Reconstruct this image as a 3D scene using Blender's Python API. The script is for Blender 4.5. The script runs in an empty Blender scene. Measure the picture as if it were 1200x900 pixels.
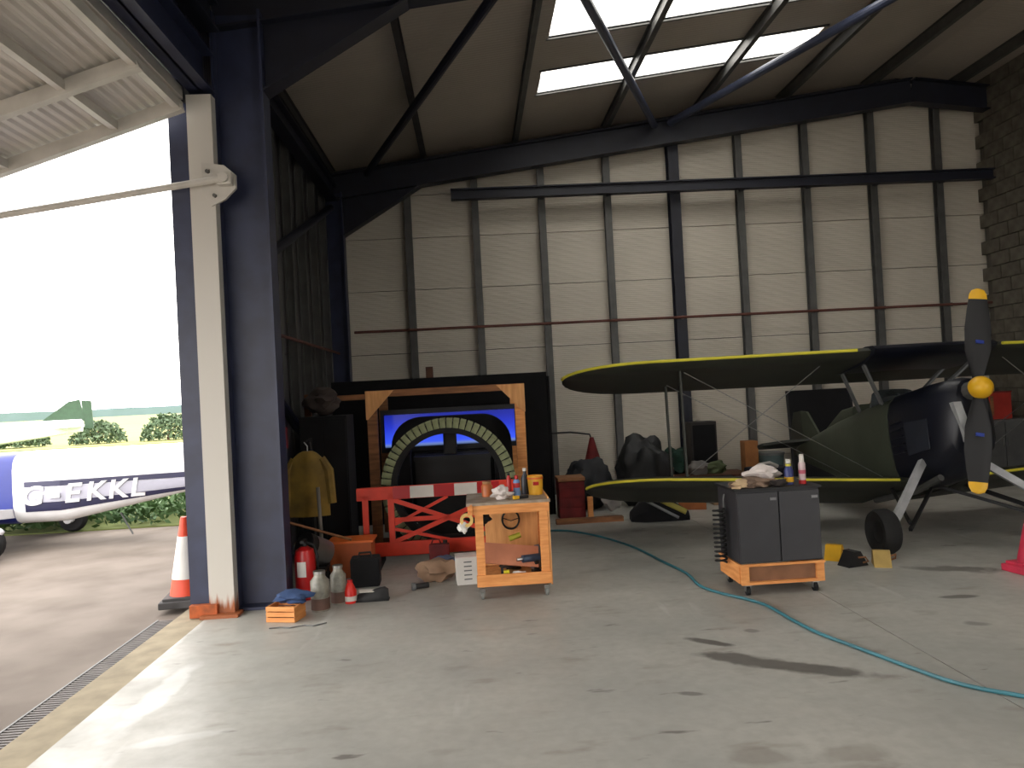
import bpy, bmesh, math, random
from mathutils import Vector, Matrix, Euler, noise
random.seed(7)
PI = math.pi
sc = bpy.context.scene
C = sc.collection

# ------------------------------------------------------------ camera
CAM = Vector((0, 0, 1.68))
YAW, PITCH, ROLL = 0.050, 0.0122, 0.052
FWD = Vector((math.sin(YAW)*math.cos(PITCH), math.cos(YAW)*math.cos(PITCH), math.sin(PITCH)))
R0 = Vector((math.cos(YAW), -math.sin(YAW), 0)); U0 = R0.cross(FWD)
CR = math.cos(ROLL)*R0 - math.sin(ROLL)*U0
CU = math.sin(ROLL)*R0 + math.cos(ROLL)*U0
cd = bpy.data.cameras.new('camera'); cam = bpy.data.objects.new('camera', cd); C.objects.link(cam)
M = Matrix.Identity(4)
for i in range(3):
    M[i][0] = CR[i]; M[i][1] = CU[i]; M[i][2] = -FWD[i]; M[i][3] = CAM[i]
cam.matrix_world = M
cd.sensor_width = 36; cd.lens = 27.0; cd.clip_end = 3000; cd.clip_start = 0.05
sc.camera = cam

# ------------------------------------------------------------ world: bright overcast sky
w = bpy.data.worlds.new('world'); sc.world = w; w.use_nodes = True
nt = w.node_tree; nt.nodes.clear()
wo = nt.nodes.new('ShaderNodeOutputWorld'); bg = nt.nodes.new('ShaderNodeBackground')
tc = nt.nodes.new('ShaderNodeTexCoord'); sep = nt.nodes.new('ShaderNodeSeparateXYZ'); rp = nt.nodes.new('ShaderNodeValToRGB')
nt.links.new(tc.outputs['Generated'], sep.inputs[0]); nt.links.new(sep.outputs['Z'], rp.inputs[0])
rp.color_ramp.elements[0].color = (1, .965, .93, 1); rp.color_ramp.elements[1].color = (1, .965, .93, 1)
nt.links.new(rp.outputs[0], bg.inputs[0]); nt.links.new(bg.outputs[0], wo.inputs[0])
bg.inputs[1].default_value = 2.4

sc.cycles.diffuse_bounces = 8; sc.cycles.max_bounces = 14; sc.cycles.transparent_max_bounces = 12
# ------------------------------------------------------------ exposure
sc.view_settings.view_transform = 'Standard'; sc.view_settings.look = 'None'
sc.view_settings.gamma = 1; sc.view_settings.use_curve_mapping = False
sc.view_settings.exposure = 1.45

# ------------------------------------------------------------ helpers
def at(px, py, Y):
    """point of the plane y=Y on the sight line of a photo point (used to survey positions)"""
    d = FWD*900 + CR*(px-600) - CU*(py-450)
    return CAM + d*((Y-CAM.y)/d.y)
def fl(px, py, z=0.0):
    d = FWD*900 + CR*(px-600) - CU*(py-450)
    return CAM + d*((z-CAM.z)/d.z)

def lin(c):
    return tuple(((v/255)/12.92 if v/255 <= .04045 else ((v/255+.055)/1.055)**2.4) for v in c)
MATS = {}
def mat(name, rgb, rough=.6, metal=0, var=.12, scale=6, bump=.0, rgb2=None, coat=0, emit=0, trans=0, stretch=None):
    if name in MATS: return MATS[name]
    m = bpy.data.materials.new(name); m.use_nodes = True; t = m.node_tree; b = t.nodes['Principled BSDF']
    a = lin(rgb); c2 = lin(rgb2) if rgb2 else tuple(v*(1-var*2.2) for v in a)
    co = t.nodes.new('ShaderNodeTexCoord'); n = t.nodes.new('ShaderNodeTexNoise'); r = t.nodes.new('ShaderNodeValToRGB')
    n.inputs['Scale'].default_value = scale; n.inputs['Detail'].default_value = 6
    if stretch:
        mp = t.nodes.new('ShaderNodeMapping'); mp.inputs['Scale'].default_value = stretch
        t.links.new(co.outputs['Object'], mp.inputs[0]); t.links.new(mp.outputs[0], n.inputs['Vector'])
    else: t.links.new(co.outputs['Object'], n.inputs['Vector'])
    r.color_ramp.elements[0].position = .35; r.color_ramp.elements[1].position = .65
    r.color_ramp.elements[0].color = (*c2, 1); r.color_ramp.elements[1].color = (*a, 1)
    t.links.new(n.outputs['Fac'], r.inputs[0]); t.links.new(r.outputs[0], b.inputs['Base Color'])
    b.inputs['Roughness'].default_value = rough; b.inputs['Metallic'].default_value = metal
    b.inputs['Coat Weight'].default_value = coat
    if bump:
        bp = t.nodes.new('ShaderNodeBump'); bp.inputs['Strength'].default_value = bump; bp.inputs['Distance'].default_value = .01
        t.links.new(n.outputs['Fac'], bp.inputs['Height']); t.links.new(bp.outputs[0], b.inputs['Normal'])
    MATS[name] = m; m['b'] = 1
    return m

class G:
    """collects shapes into one mesh"""
    def __init__(s): s.b = bmesh.new()
    def _xf(s, vs, M_): bmesh.ops.transform(s.b, matrix=M_, verts=vs)
    def box(s, c, size, rot=None, bev=0, taper=None):
        r = bmesh.ops.create_cube(s.b, size=1); vs = r['verts']
        if taper:
            for v in vs:
                if v.co.z > 0: v.co.x *= taper; v.co.y *= taper
        s._xf(vs, Matrix.Diagonal((*size, 1)))
        if bev:
            es = list({e for v in vs for e in v.link_edges})
            q = bmesh.ops.bevel(s.b, geom=es, offset=bev, segments=2, affect='EDGES', profile=.6)
            vs = list({v for v in q['verts']} | {v for v in vs if v.is_valid})
        Mx = Matrix.Translation(c)
        if rot is not None: Mx = Mx @ (Euler(rot).to_matrix().to_4x4() if not isinstance(rot, Matrix) else rot.to_4x4())
        s._xf(vs, Mx); return s
    def cyl(s, p0, p1, r, r2=None, seg=12):
        p0, p1 = Vector(p0), Vector(p1); d = p1-p0
        q = bmesh.ops.create_cone(s.b, cap_ends=True, segments=seg, radius1=r, radius2=r if r2 is None else r2, depth=d.length)
        s._xf(q['verts'], Matrix.Translation((p0+p1)/2) @ d.to_track_quat('Z', 'Y').to_matrix().to_4x4()); return s
    def bar(s, p0, p1, wx, wz, up=(0, 0, 1)):
        p0, p1 = Vector(p0), Vector(p1); d = (p1-p0); L = d.length; d.normalize()
        up = Vector(up); x = d.cross(up)
        if x.length < 1e-4: x = d.cross(Vector((1, 0, 0)))
        x.normalize(); u = x.cross(d)
        m = Matrix((x, d, u)).transposed().to_4x4()
        q = bmesh.ops.create_cube(s.b, size=1); s._xf(q['verts'], Matrix.Translation((p0+p1)/2) @ m @ Matrix.Diagonal((wx, L, wz, 1))); return s
    def ibeam(s, p0, p1, h, wf, up=(0, 0, 1), t=.02):
        p0, p1 = Vector(p0), Vector(p1); d = (p1-p0).normalized(); x = d.cross(Vector(up)).normalized(); u = x.cross(d)
        s.bar(p0, p1, t, h, up); s.bar(p0+u*(h/2-t/2), p1+u*(h/2-t/2), wf, t, up); s.bar(p0-u*(h/2-t/2), p1-u*(h/2-t/2), wf, t, up); return s
    def tube(s, pts, r, seg=8, closed=False):
        pts = [Vector(p) for p in pts]; n = len(pts); rings = []
        for i, p in enumerate(pts):
            a = pts[(i-1) % n] if (closed or i > 0) else p; c = pts[(i+1) % n] if (closed or i < n-1) else p
            d = (c-a).normalized(); x = d.cross(Vector((0, 0, 1)))
            if x.length < .05: x = d.cross(Vector((0, 1, 0)))
            x.normalize(); y = d.cross(x); rr = r[i] if isinstance(r, (list, tuple)) else r
            rings.append([s.b.verts.new(p + (x*math.cos(k*2*PI/seg)+y*math.sin(k*2*PI/seg))*rr) for k in range(seg)])
        for i in range(n if closed else n-1):
            A, B_ = rings[i], rings[(i+1) % n]
            for k in range(seg): s.b.faces.new((A[k], A[(k+1) % seg], B_[(k+1) % seg], B_[k]))
        if not closed: s.b.faces.new(rings[0][::-1]); s.b.faces.new(rings[-1])
        return s
    def lathe(s, prof, c=(0, 0, 0), seg=20, rot=None, closed=False):
        """prof = [(r,z)]"""
        rings = []; nv = []
        for r, z in prof:
            ring = [s.b.verts.new((max(r, 1e-4)*math.cos(k*2*PI/seg), max(r, 1e-4)*math.sin(k*2*PI/seg), z)) for k in range(seg)]
            rings.append(ring); nv += ring
        for i in range(len(rings) if closed else len(rings)-1):
            A, B_ = rings[i], rings[(i+1) % len(rings)]
            for k in range(seg): s.b.faces.new((A[k], A[(k+1) % seg], B_[(k+1) % seg], B_[k]))
        if not closed: s.b.faces.new(rings[0][::-1]); s.b.faces.new(rings[-1])
        Mx = Matrix.Translation(c)
        if rot is not None: Mx = Mx @ Euler(rot).to_matrix().to_4x4()
        s._xf(nv, Mx); return s
    def loft(s, secs, close=True):
        """secs = list of rings of points"""
        rs = [[s.b.verts.new(p) for p in sec] for sec in secs]; n = len(rs[0])
        for A, B_ in zip(rs, rs[1:]):
            for k in range(n): s.b.faces.new((A[k], A[(k+1) % n], B_[(k+1) % n], B_[k]))
        if close: s.b.faces.new(rs[0][::-1]); s.b.faces.new(rs[-1])
        return s
    def prism(s, pts, off):
        """flat polygon extruded by vector off"""
        off = Vector(off); A = [s.b.verts.new(p) for p in pts]; B_ = [s.b.verts.new(Vector(p)+off) for p in pts]; n = len(A)
        s.b.faces.new(A[::-1]); s.b.faces.new(B_)
        for k in range(n): s.b.faces.new((A[k], A[(k+1) % n], B_[(k+1) % n], B_[k]))
        return s
    def ball(s, c, r, sc3=(1, 1, 1), sub=2, jitter=0, seed=0):
        q = bmesh.ops.create_icosphere(s.b, subdivisions=sub, radius=1)
        for v in q['verts']:
            k = 1+(noise.noise(v.co*1.7+Vector((seed*3.1, seed, 0)))*jitter if jitter else 0)+(noise.noise(v.co*5+Vector((seed, 0, seed)))*jitter*.3 if jitter and sub > 2 else 0)
            v.co = Vector((v.co.x*sc3[0]*r*k, v.co.y*sc3[1]*r*k, v.co.z*sc3[2]*r*k))+Vector(c)
        return s
    def xf(s, Mx): s._xf(list(s.b.verts), Mx); return s
    def build(s, name, m, parent=None, smooth=False, **props):
        bmesh.ops.recalc_face_normals(s.b, faces=s.b.faces)
        me = bpy.data.meshes.new(name); s.b.to_mesh(me); s.b.free()
        if smooth:
            for p in me.polygons: p.use_smooth = True
            try: me.set_sharp_from_angle(angle=math.radians(40))
            except Exception: pass
        me.materials.append(m)
        o = bpy.data.objects.new(name, me); C.objects.link(o)
        if parent: o.parent = parent
        for k, v in props.items(): o[k] = v
        return o

def thing(name, label, cat, loc=(0, 0, 0), rz=0, group=None):
    o = bpy.data.objects.new(name, None); C.objects.link(o); o.location = loc; o.rotation_euler = (0, 0, rz)
    o.empty_display_size = .1
    o['label'] = label; o['category'] = cat
    if group: o['group'] = group
    return o
def tag(o, label, cat, group=None, loc=None, rz=None, rot=None):
    o['label'] = label; o['category'] = cat
    if group: o['group'] = group
    if loc is not None: o.location = loc
    if rz is not None: o.rotation_euler = (0, 0, rz)
    if rot is not None: o.rotation_euler = rot
    return o
def inst(o, parent=None, loc=(0, 0, 0), rot=None, scale=None):
    c = o.copy(); C.objects.link(c)
    if parent: c.parent = parent
    c.location = loc
    if rot: c.rotation_euler = rot
    if scale: c.scale = scale
    return c
def struct(o): o['kind'] = 'structure'; return o
def textmesh(txt, size, shear=0, extrude=.002):
    cu = bpy.data.curves.new('t', 'FONT'); cu.body = txt; cu.size = size; cu.shear = shear; cu.extrude = extrude; cu.offset = size*.02
    o = bpy.data.objects.new('t', cu); C.objects.link(o)
    dg = bpy.context.evaluated_depsgraph_get(); me = bpy.data.meshes.new_from_object(o.evaluated_get(dg))
    bpy.data.objects.remove(o); return me

# ------------------------------------------------------------ materials
navy = mat('navy steel paint', (48, 54, 80), .45, var=.15, scale=4)
navy_d = mat('dark navy steel paint', (26, 29, 44), .5, var=.15, scale=4)
galv = mat('dull galvanised steel', (96, 96, 94), .5, metal=.3, var=.12, scale=5)
cream = mat('cream white painted steel', (196, 192, 184), .5, var=.08, scale=5)
black = mat('black plastic', (18, 18, 20), .55, var=.2)
rubber = mat('black rubber', (20, 20, 21), .8, var=.2, scale=15, bump=.2)
blackcloth = mat('black cloth', (13, 13, 17), .95, var=.25, scale=5, bump=.3)
wood = mat('raw pine', (228, 158, 92), .65, rgb2=(206, 132, 70), scale=3, stretch=(2, 2, 14))
ply = mat('plywood', (222, 164, 104), .65, rgb2=(198, 138, 82), scale=3, stretch=(8, 8, 1.2))
wood_d = mat('dull old timber', (150, 100, 62), .75, rgb2=(112, 74, 46), scale=4, stretch=(1, 1, 6))
redp = mat('red enamel', (190, 26, 28), .35, var=.12)
redb = mat('orange red barrier plastic', (226, 62, 36), .5, var=.08)
redd = mat('dark red', (120, 24, 26), .7, var=.2)
white = mat('white plastic', (222, 220, 214), .5, var=.05)
paper = mat('crumpled white paper', (225, 215, 210), .9, var=.08, scale=9)
yellow = mat('yellow paint', (232, 178, 24), .45, var=.06)
yellowg = mat('yellow edging', (214, 206, 62), .5, var=.06)
bluem = mat('blue enamel', (36, 60, 150), .4, var=.1)
steel = mat('bright steel', (170, 170, 168), .3, metal=.9, var=.08)
greyp = mat('grey plastic', (110, 112, 112), .6, var=.1)
card = mat('brown cardboard', (168, 124, 84), .85, var=.1)
brown = mat('brown stained timber', (92, 56, 36), .7, var=.2)
orange = mat('orange plastic', (226, 110, 40), .5, var=.08)
olive = mat('olive canvas', (84, 88, 58), .9, var=.2)
greencloth = mat('dark green cloth', (30, 62, 50), .9, var=.2)
glassdirty = mat('dusty glass', (150, 148, 136), .35, var=.25, scale=12)

def floor_mat():
    m = bpy.data.materials.new('worn grey painted concrete'); m.use_nodes = True; t = m.node_tree; b = t.nodes['Principled BSDF']
    N = t.nodes.new; L = t.links.new
    co = N('ShaderNodeTexCoord')
    def nz(scale, det=6, st=(1, 1, 1), loc=(0, 0, 0), rz=0):
        mp = N('ShaderNodeMapping'); mp.inputs['Scale'].default_value = st; mp.inputs['Location'].default_value = loc; mp.inputs['Rotation'].default_value = (0, 0, rz)
        L(co.outputs['Object'], mp.inputs[0]); n = N('ShaderNodeTexNoise'); n.inputs['Scale'].default_value = scale; n.inputs['Detail'].default_value = det; L(mp.outputs[0], n.inputs['Vector']); return n
    def ramp(n, p0, c0, p1, c1):
        r = N('ShaderNodeValToRGB'); r.color_ramp.elements[0].position = p0; r.color_ramp.elements[1].position = p1
        r.color_ramp.elements[0].color = (*c0, 1); r.color_ramp.elements[1].color = (*c1, 1); L(n.outputs['Fac'], r.inputs[0]); return r
    def mix(f, a, c):
        x = N('ShaderNodeMix'); x.data_type = 'RGBA'; L(f, x.inputs[0]); L(a, x.inputs[6])
        if isinstance(c, tuple): x.inputs[7].default_value = (*c, 1)
        else: L(c, x.inputs[7])
        return x.outputs[2]
    base = ramp(nz(.9), .3, lin((158, 158, 152)), .7, lin((180, 178, 170)))
    fine = ramp(nz(14, 8), .35, (0, 0, 0), .75, (.35, .35, .35))
    c = mix(fine.outputs[0], base.outputs[0], lin((140, 136, 128)))
    # brown scuffs
    sc_ = ramp(nz(2.2, 5, (1, 2.4, 1), (3, 1, 0)), .60, (0, 0, 0), .74, (.55, .55, .55))
    c = mix(sc_.outputs[0], c, lin((120, 108, 96)))
    # small dark spots
    sp = ramp(nz(3.1, 3, (1, 2.8, 1), (7.3, 2, 0)), .68, (0, 0, 0), .75, (.7, .7, .7))
    c = mix(sp.outputs[0], c, lin((78, 72, 66)))
    # scraped pale streaks
    st = ramp(nz(1.3, 4, (3.2, .5, 1), (1, 4, 0), .12), .66, (0, 0, 0), .78, (.55, .55, .55))
    c = mix(st.outputs[0], c, lin((206, 206, 202)))
    def mark(c, A, B_, wd, col, amt, seed):
        cx, cy = (A.x+B_.x)/2, (A.y+B_.y)/2; ang = math.atan2(B_.y-A.y, B_.x-A.x); ln = (B_-A).length/2
        ad = N('ShaderNodeVectorMath'); ad.operation = 'SUBTRACT'; ad.inputs[1].default_value = (cx, cy, 0); L(co.outputs['Object'], ad.inputs[0])
        ro = N('ShaderNodeVectorRotate'); ro.rotation_type = 'Z_AXIS'; ro.inputs['Angle'].default_value = -ang; L(ad.outputs[0], ro.inputs['Vector'])
        scn = N('ShaderNodeVectorMath'); scn.operation = 'MULTIPLY'; scn.inputs[1].default_value = (1/ln, 1/wd, 0); L(ro.outputs[0], scn.inputs[0])
        le = N('ShaderNodeVectorMath'); le.operation = 'LENGTH'; L(scn.outputs[0], le.inputs[0])
        nn = nz(5, 5, (1, 1, 1), (seed, 0, 0))
        ma_ = N('ShaderNodeMath'); ma_.operation = 'MULTIPLY_ADD'; ma_.inputs[1].default_value = 1.6; L(nn.outputs['Fac'], ma_.inputs[0]); L(le.outputs['Value'], ma_.inputs[2])
        mr = N('ShaderNodeMapRange'); mr.inputs['From Min'].default_value = 1.45; mr.inputs['From Max'].default_value = 1.85; mr.inputs['To Min'].default_value = amt; mr.inputs['To Max'].default_value = 0
        L(ma_.outputs[0], mr.inputs['Value'])
        return mix(mr.outputs['Result'], c, lin(col))
    dk = (62, 56, 52)
    c = mark(c, fl(800, 765), fl(1050, 795), .10, dk, .75, 1)
    c = mark(c, fl(800, 747), fl(860, 757), .05, dk, .8, 2)
    c = mark(c, fl(870, 738), fl(890, 740), .05, dk, .5, 3)
    c = mark(c, fl(850, 885), fl(930, 888), .09, (92, 76, 62), .35, 4)
    c = mark(c, fl(960, 885), fl(1040, 880), .09, (96, 80, 64), .3, 5)
    c = mark(c, fl(795, 812), fl(830, 814), .03, dk, .6, 6)
    c = mark(c, fl(1100, 700), fl(1150, 698), .05, dk, .7, 7)
    c = mark(c, fl(1125, 730), fl(1160, 732), .06, dk, .45, 8)
    c = mark(c, fl(1060, 665), fl(1180, 668), .12, dk, .6, 9)
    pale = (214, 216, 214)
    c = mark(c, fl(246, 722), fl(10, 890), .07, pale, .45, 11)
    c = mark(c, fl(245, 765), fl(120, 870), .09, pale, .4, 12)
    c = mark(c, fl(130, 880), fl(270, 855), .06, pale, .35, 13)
    L(c, b.inputs['Base Color']); b.inputs['Roughness'].default_value = .42
    rr = ramp(nz(3), .3, (.34, .34, .34), .7, (.6, .6, .6)); L(rr.outputs[0], b.inputs['Roughness'])
    b.inputs['Specular IOR Level'].default_value = .45
    return m
def liner_mat(name, rgb, freq, axis='Z', amt=.12):
    """liner sheet with fine ribs, darker in the grooves"""
    m = bpy.data.materials.new(name); m.use_nodes = True; t = m.node_tree; b = t.nodes['Principled BSDF']
    N = t.nodes.new; L = t.links.new; co = N('ShaderNodeTexCoord'); wv = N('ShaderNodeTexWave'); wv.wave_type = 'BANDS'; wv.bands_direction = axis
    wv.inputs['Scale'].default_value = freq; L(co.outputs['Object'], wv.inputs['Vector'])
    n = N('ShaderNodeTexNoise'); n.inputs['Scale'].default_value = 1.3; n.inputs['Detail'].default_value = 5; L(co.outputs['Object'], n.inputs['Vector'])
    a = lin(rgb); r = N('ShaderNodeValToRGB'); r.color_ramp.elements[0].color = (*[v*.88 for v in a], 1); r.color_ramp.elements[1].color = (*a, 1)
    r.color_ramp.elements[0].position = .3; r.color_ramp.elements[1].position = .7; L(n.outputs['Fac'], r.inputs[0])
    mx = N('ShaderNodeMix'); mx.data_type = 'RGBA'; mx.blend_type = 'MULTIPLY'; mx.inputs[0].default_value = 1; L(r.outputs[0], mx.inputs[6])
    r2 = N('ShaderNodeValToRGB'); r2.color_ramp.elements[0].color = (1-amt, 1-amt, 1-amt, 1); r2.color_ramp.elements[1].position = .4; L(wv.outputs['Fac'], r2.inputs[0]); L(r2.outputs[0], mx.inputs[7])
    L(mx.outputs[2], b.inputs['Base Color']); b.inputs['Roughness'].default_value = .5
    bp = N('ShaderNodeBump'); bp.inputs['Strength'].default_value = .4; bp.inputs['Distance'].default_value = .01; L(wv.outputs['Fac'], bp.inputs['Height']); L(bp.outputs[0], b.inputs['Normal'])
    return m
linerm = liner_mat('off white liner sheet', (208, 200, 186), 9.5)
roofm = liner_mat('roof liner sheet', (190, 180, 168), 5, 'Y', .06)
sidem = liner_mat('grey side wall liner', (88, 86, 88), 5, 'Y', .15)

# ============================================================ STRUCTURE
WY = 12.6            # back wall
XW = -2.25           # side wall
XB = 8.75            # block wall
YB = -3.5            # wall behind the photographer
FR = [6.62, 12.25, .8, -3.2]   # portal frames (y)
RIDGE = 7.45
def rz(x): return 5.27+.13*(x-XW) if x <= RIDGE else 5.27+.13*(RIDGE-XW)-.13*(x-RIDGE)

# floor: slabs with recessed joints
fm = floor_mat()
flo = struct(G().box(((XW+XB)/2, (WY+YB)/2, -.13), (XB-XW+.02, WY-YB, .2)).build('floor', mat('joint dirt', (70, 68, 62), .9)))
jA, jB = fl(940, 735), fl(1170, 895)
jx = jA.x; print('JX', jA, jB)
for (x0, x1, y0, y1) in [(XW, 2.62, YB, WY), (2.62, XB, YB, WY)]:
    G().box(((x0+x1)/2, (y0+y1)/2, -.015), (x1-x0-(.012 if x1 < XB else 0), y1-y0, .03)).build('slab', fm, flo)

# back wall: liner panels between posts
wb = struct(G().box(((XW+XB)/2, WY+.1, 3.4), (XB-XW+.6, .06, 7.0)).build('wall_back', mat('dark sheeting', (60, 58, 56), .8)))
posts = [at(px, 350, WY-.05).x for px in (483, 562, 640, 717, 795, 872, 950, 1028, 1105, 1180)]
edges = [XW] + posts
rows = [0, 2.42, 3.45, 4.3, 5.0, 6.6]
for i in range(len(edges)):
    x0 = edges[i]; x1 = edges[i+1] if i+1 < len(edges) else XB
    if x1-x0 < .1: continue
    for z0, z1 in zip(rows, rows[1:]):
        zt = min(z1, rz((x0+x1)/2)+.05)
        if zt-z0 < .1: continue
        G().box(((x0+x1)/2, WY+.03, (z0+zt)/2), (x1-x0-.012, .07, zt-z0-.012)).build('panel', linerm, wb)
for i, x in enumerate(posts):
    big = (i == 4)
    g = G()
    g.ibeam((x, WY-.1, 0), (x, WY-.1, rz(x)-.1), .2 if big else .12, .17 if big else .11, up=(0, 1, 0), t=.015)
    g.build('post', navy_d if big else galv, wb)
# rust coloured conduit along back wall, on clips
p0, p1 = at(416, 388, WY-.22), at(1182, 356, WY-.22); zc = (p0.z+p1.z)/2
cn = thing('conduit_pipe', 'thin rust brown pipe running level along the white back wall', 'pipe', (0, WY-.29, zc))
G().cyl((p0.x, 0, 0), (XB-.1, 0, 0), .022, seg=8).build('pipe', mat('rust brown paint', (104, 62, 52), .7), cn)
cl = G().box((0, .045, 0), (.03, .07, .06)).build('clip', galv, cn)
cl.location = (posts[0], 0, 0)
for x in posts[1:]: inst(cl, cn, (x, 0, 0))
# dark crane rail across the wall
a0, a1 = at(528, 226, WY-.45), at(1165, 205, WY-.45); zr = (a0.z+a1.z)/2
rl = thing('wall_rail', 'long dark steel beam fixed level across upper back wall', 'beam', (0, WY-.42, zr))
G().ibeam((a0.x, 0, 0), (XB-.05, 0, 0), .17, .14).build('beam', navy_d, rl)
bk = G().box((0, .16, 0), (.06, .2, .12)).build('bracket', navy_d, rl); bk.location = (posts[2], 0, 0)
for x in posts[3:]: inst(bk, rl, (x, 0, 0))

# side wall beyond the door opening
wl = struct(G().box((XW-.1, (6.6+WY)/2, 2.65), (.04, WY-6.6+.3, 5.7)).build('wall_left', mat('navy outer cladding', (40, 46, 74), .5)))
ys = [6.55+i*.76 for i in range(9)]
for y0, y1 in zip(ys, ys[1:]):
    for z0, z1 in ((0, 2.3), (2.3, 3.9), (3.9, 5.1)):
        G().box((XW-.045, (y0+y1)/2, (z0+z1)/2), (.06, y1-y0-.012, z1-z0-.012)).build('panel', sidem, wl)
for y in ys[1:-1]:
    G().ibeam((XW+.06, y, 0), (XW+.06, y, 5.1), .11, .09, up=(1, 0, 0), t=.014).build('post', galv, wl)
for z in (2.45,):
    G().cyl((XW+.16, 6.7, z), (XW+.16, WY-.3, z), .02, seg=8).build('conduit', mat('rust brown paint', (104, 62, 52), .7), wl)
# wall above door + behind door opening
wlu = struct(G().box((XW-.12, (6.45+YB)/2, 4.9), (.1, 6.45-YB, .95)).build('wall_left.001', navy_d))  # shade above the door head put into the near-black navy
# unseen bright apron and front wall, its right-hand opening shaped for the light
struct(G().box((3, YB-12, -.06), (40, 24, .08)).build('ground.004', mat('pale concrete apron', (170, 164, 154), .9, var=.08)))
struct(G().box(((XW+XB)/2, YB-.1, 5.95), (XB-XW+.3, .1, 1.6)).box(((XW+6)/2, YB-.1, 2.6), (6-XW+.2, .1, 5.2)).build('wall_front', linerm))

# block wall on the right
blk = mat('grey concrete block', (110, 104, 92), .95, var=.16, scale=7, bump=.5)
wr = struct(G().box((XB+.13, (WY+YB)/2, 3.35), (.16, WY-YB, 6.9)).build('wall_right', mat('mortar', (92, 88, 80), .95)))
bproto = None
row = 0; z = 0
while z < 6.3:
    y = WY - (.22 if row % 2 else 0)
    for k in range(6):
        yy = y-.225-k*.45
        if yy+.215 > WY: continue
        if bproto is None:
            bproto = G().box((0, 0, 0), (.1, .438, .213)).build('block', blk, wr); o = bproto
        else: o = inst(bproto, wr)
        o.location = (XB+.02+random.uniform(-.004, .004), yy, z+.1125)
    row += 1; z += .225
g = G(); z = 0; row = 0
while z < 6.3:
    y = WY-2.75-(.22 if row % 2 else 0)
    while y > YB+.3:
        g.box((XB+.02, y-.219, z+.1125), (.1, .438, .213)); y -= .45
    z += .225; row += 1
g.build('blockwork', blk, wr, kind='stuff')

# ceiling: roof sheets + purlins + skylights
SKY = [(9.97, 10.75), (8.1, 9.04), (3.7, 4.4), (2.0, 2.7), (-1.2, -.5), (-2.7, -2.0)]
SX0, SX1 = 1.1, 4.95
ce = struct(G().prism([(XW-.6, WY+.3, rz(XW-.6)+.24), (XB+.3, WY+.3, rz(XB)+.24), (XB+.3, WY+.12, rz(XB)+.24), (XW-.6, WY+.12, rz(XW-.6)+.24)], (0, 0, .03)).build('ceiling', roofm))
def roofpanel(x0, x1, y0, y1, name='roof_sheet', m=roofm, par=None, t=.05, zo=0):
    pts = []
    g = G()
    g.prism([(x0, y0, rz(x0)+.17+zo), (x1, y0, rz(x1)+.17+zo), (x1, y1, rz(x1)+.17+zo), (x0, y1, rz(x0)+.17+zo)], (0, 0, t))
    return g.build(name, m, par or ce)
purx = [-2.1+1.485*i for i in range(7)]+[8.3]
xs = [XW-.6]+purx[1:2]+[SX0]+[SX1]+[RIDGE, XB+.3]
ysk = sorted([v for s_ in SKY for v in s_]+[YB-.2, WY+.2])
roofpanel(XW-.6, purx[1], YB-.2, WY+.2); roofpanel(purx[1], SX0, YB-.2, WY+.2)
roofpanel(SX1, RIDGE, YB-.2, WY+.2); roofpanel(RIDGE, XB+.3, YB-.2, WY+.2)
for y0, y1 in zip(ysk, ysk[1:]):
    if any(abs(y0-s_[0]) < .01 for s_ in SKY): continue
    roofpanel(SX0, SX1, y0, y1)
# translucent roof light sheets
tm = bpy.data.materials.new('translucent roof light'); tm.use_nodes = True; t = tm.node_tree; t.nodes.clear()
o_ = t.nodes.new('ShaderNodeOutputMaterial'); mx = t.nodes.new('ShaderNodeMixShader'); tr = t.nodes.new('ShaderNodeBsdfTransparent'); tl = t.nodes.new('ShaderNodeBsdfTranslucent')
wv = t.nodes.new('ShaderNodeTexWave'); wv.inputs['Scale'].default_value = 6; tcn = t.nodes.new('ShaderNodeTexCoord'); t.links.new(tcn.outputs['Object'], wv.inputs['Vector'])
crr = t.nodes.new('ShaderNodeValToRGB'); crr.color_ramp.elements[0].color = (.84, .84, .82, 1); crr.color_ramp.elements[1].color = (.95, .95, .94, 1); t.links.new(wv.outputs['Fac'], crr.inputs[0])
t.links.new(crr.outputs[0], tr.inputs[0]); t.links.new(crr.outputs[0], tl.inputs[0]); mx.inputs[0].default_value = .25
t.links.new(tr.outputs[0], mx.inputs[1]); t.links.new(tl.outputs[0], mx.inputs[2]); t.links.new(mx.outputs[0], o_.inputs[0])
for i, (y0, y1) in enumerate(SKY):
    wn = struct(G().prism([(SX0-.03, y0-.03, rz(SX0)+.15), (SX1+.03, y0-.03, rz(SX1)+.15), (SX1+.03, y0, rz(SX1)+.15), (SX0-.03, y0, rz(SX0)+.15)], (0, 0, .06))
                .prism([(SX0-.03, y1, rz(SX0)+.15), (SX1+.03, y1, rz(SX1)+.15), (SX1+.03, y1+.03, rz(SX1)+.15), (SX0-.03, y1+.03, rz(SX0)+.15)], (0, 0, .06)).build('window_%d' % (i+1), galv))
    e = [SX0]+[p for p in purx if SX0+.1 < p < SX1-.1]+[SX1]
    for x0, x1 in zip(e, e[1:]):
        roofpanel(x0+.005, x1-.005, y0, y1, 'pane', tm, wn, t=.004, zo=.02)
for x in purx:
    g = G(); z_ = rz(x)+.08
    g.ibeam((x, YB, z_), (x, WY, z_), .17, .07, t=.008).build('purlin', galv if x > .5 else mat('shaded galvanised steel', (66, 64, 64), .6, var=.15), ce)  # purlins left of the roof lights have shade put in as darker steel

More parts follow.
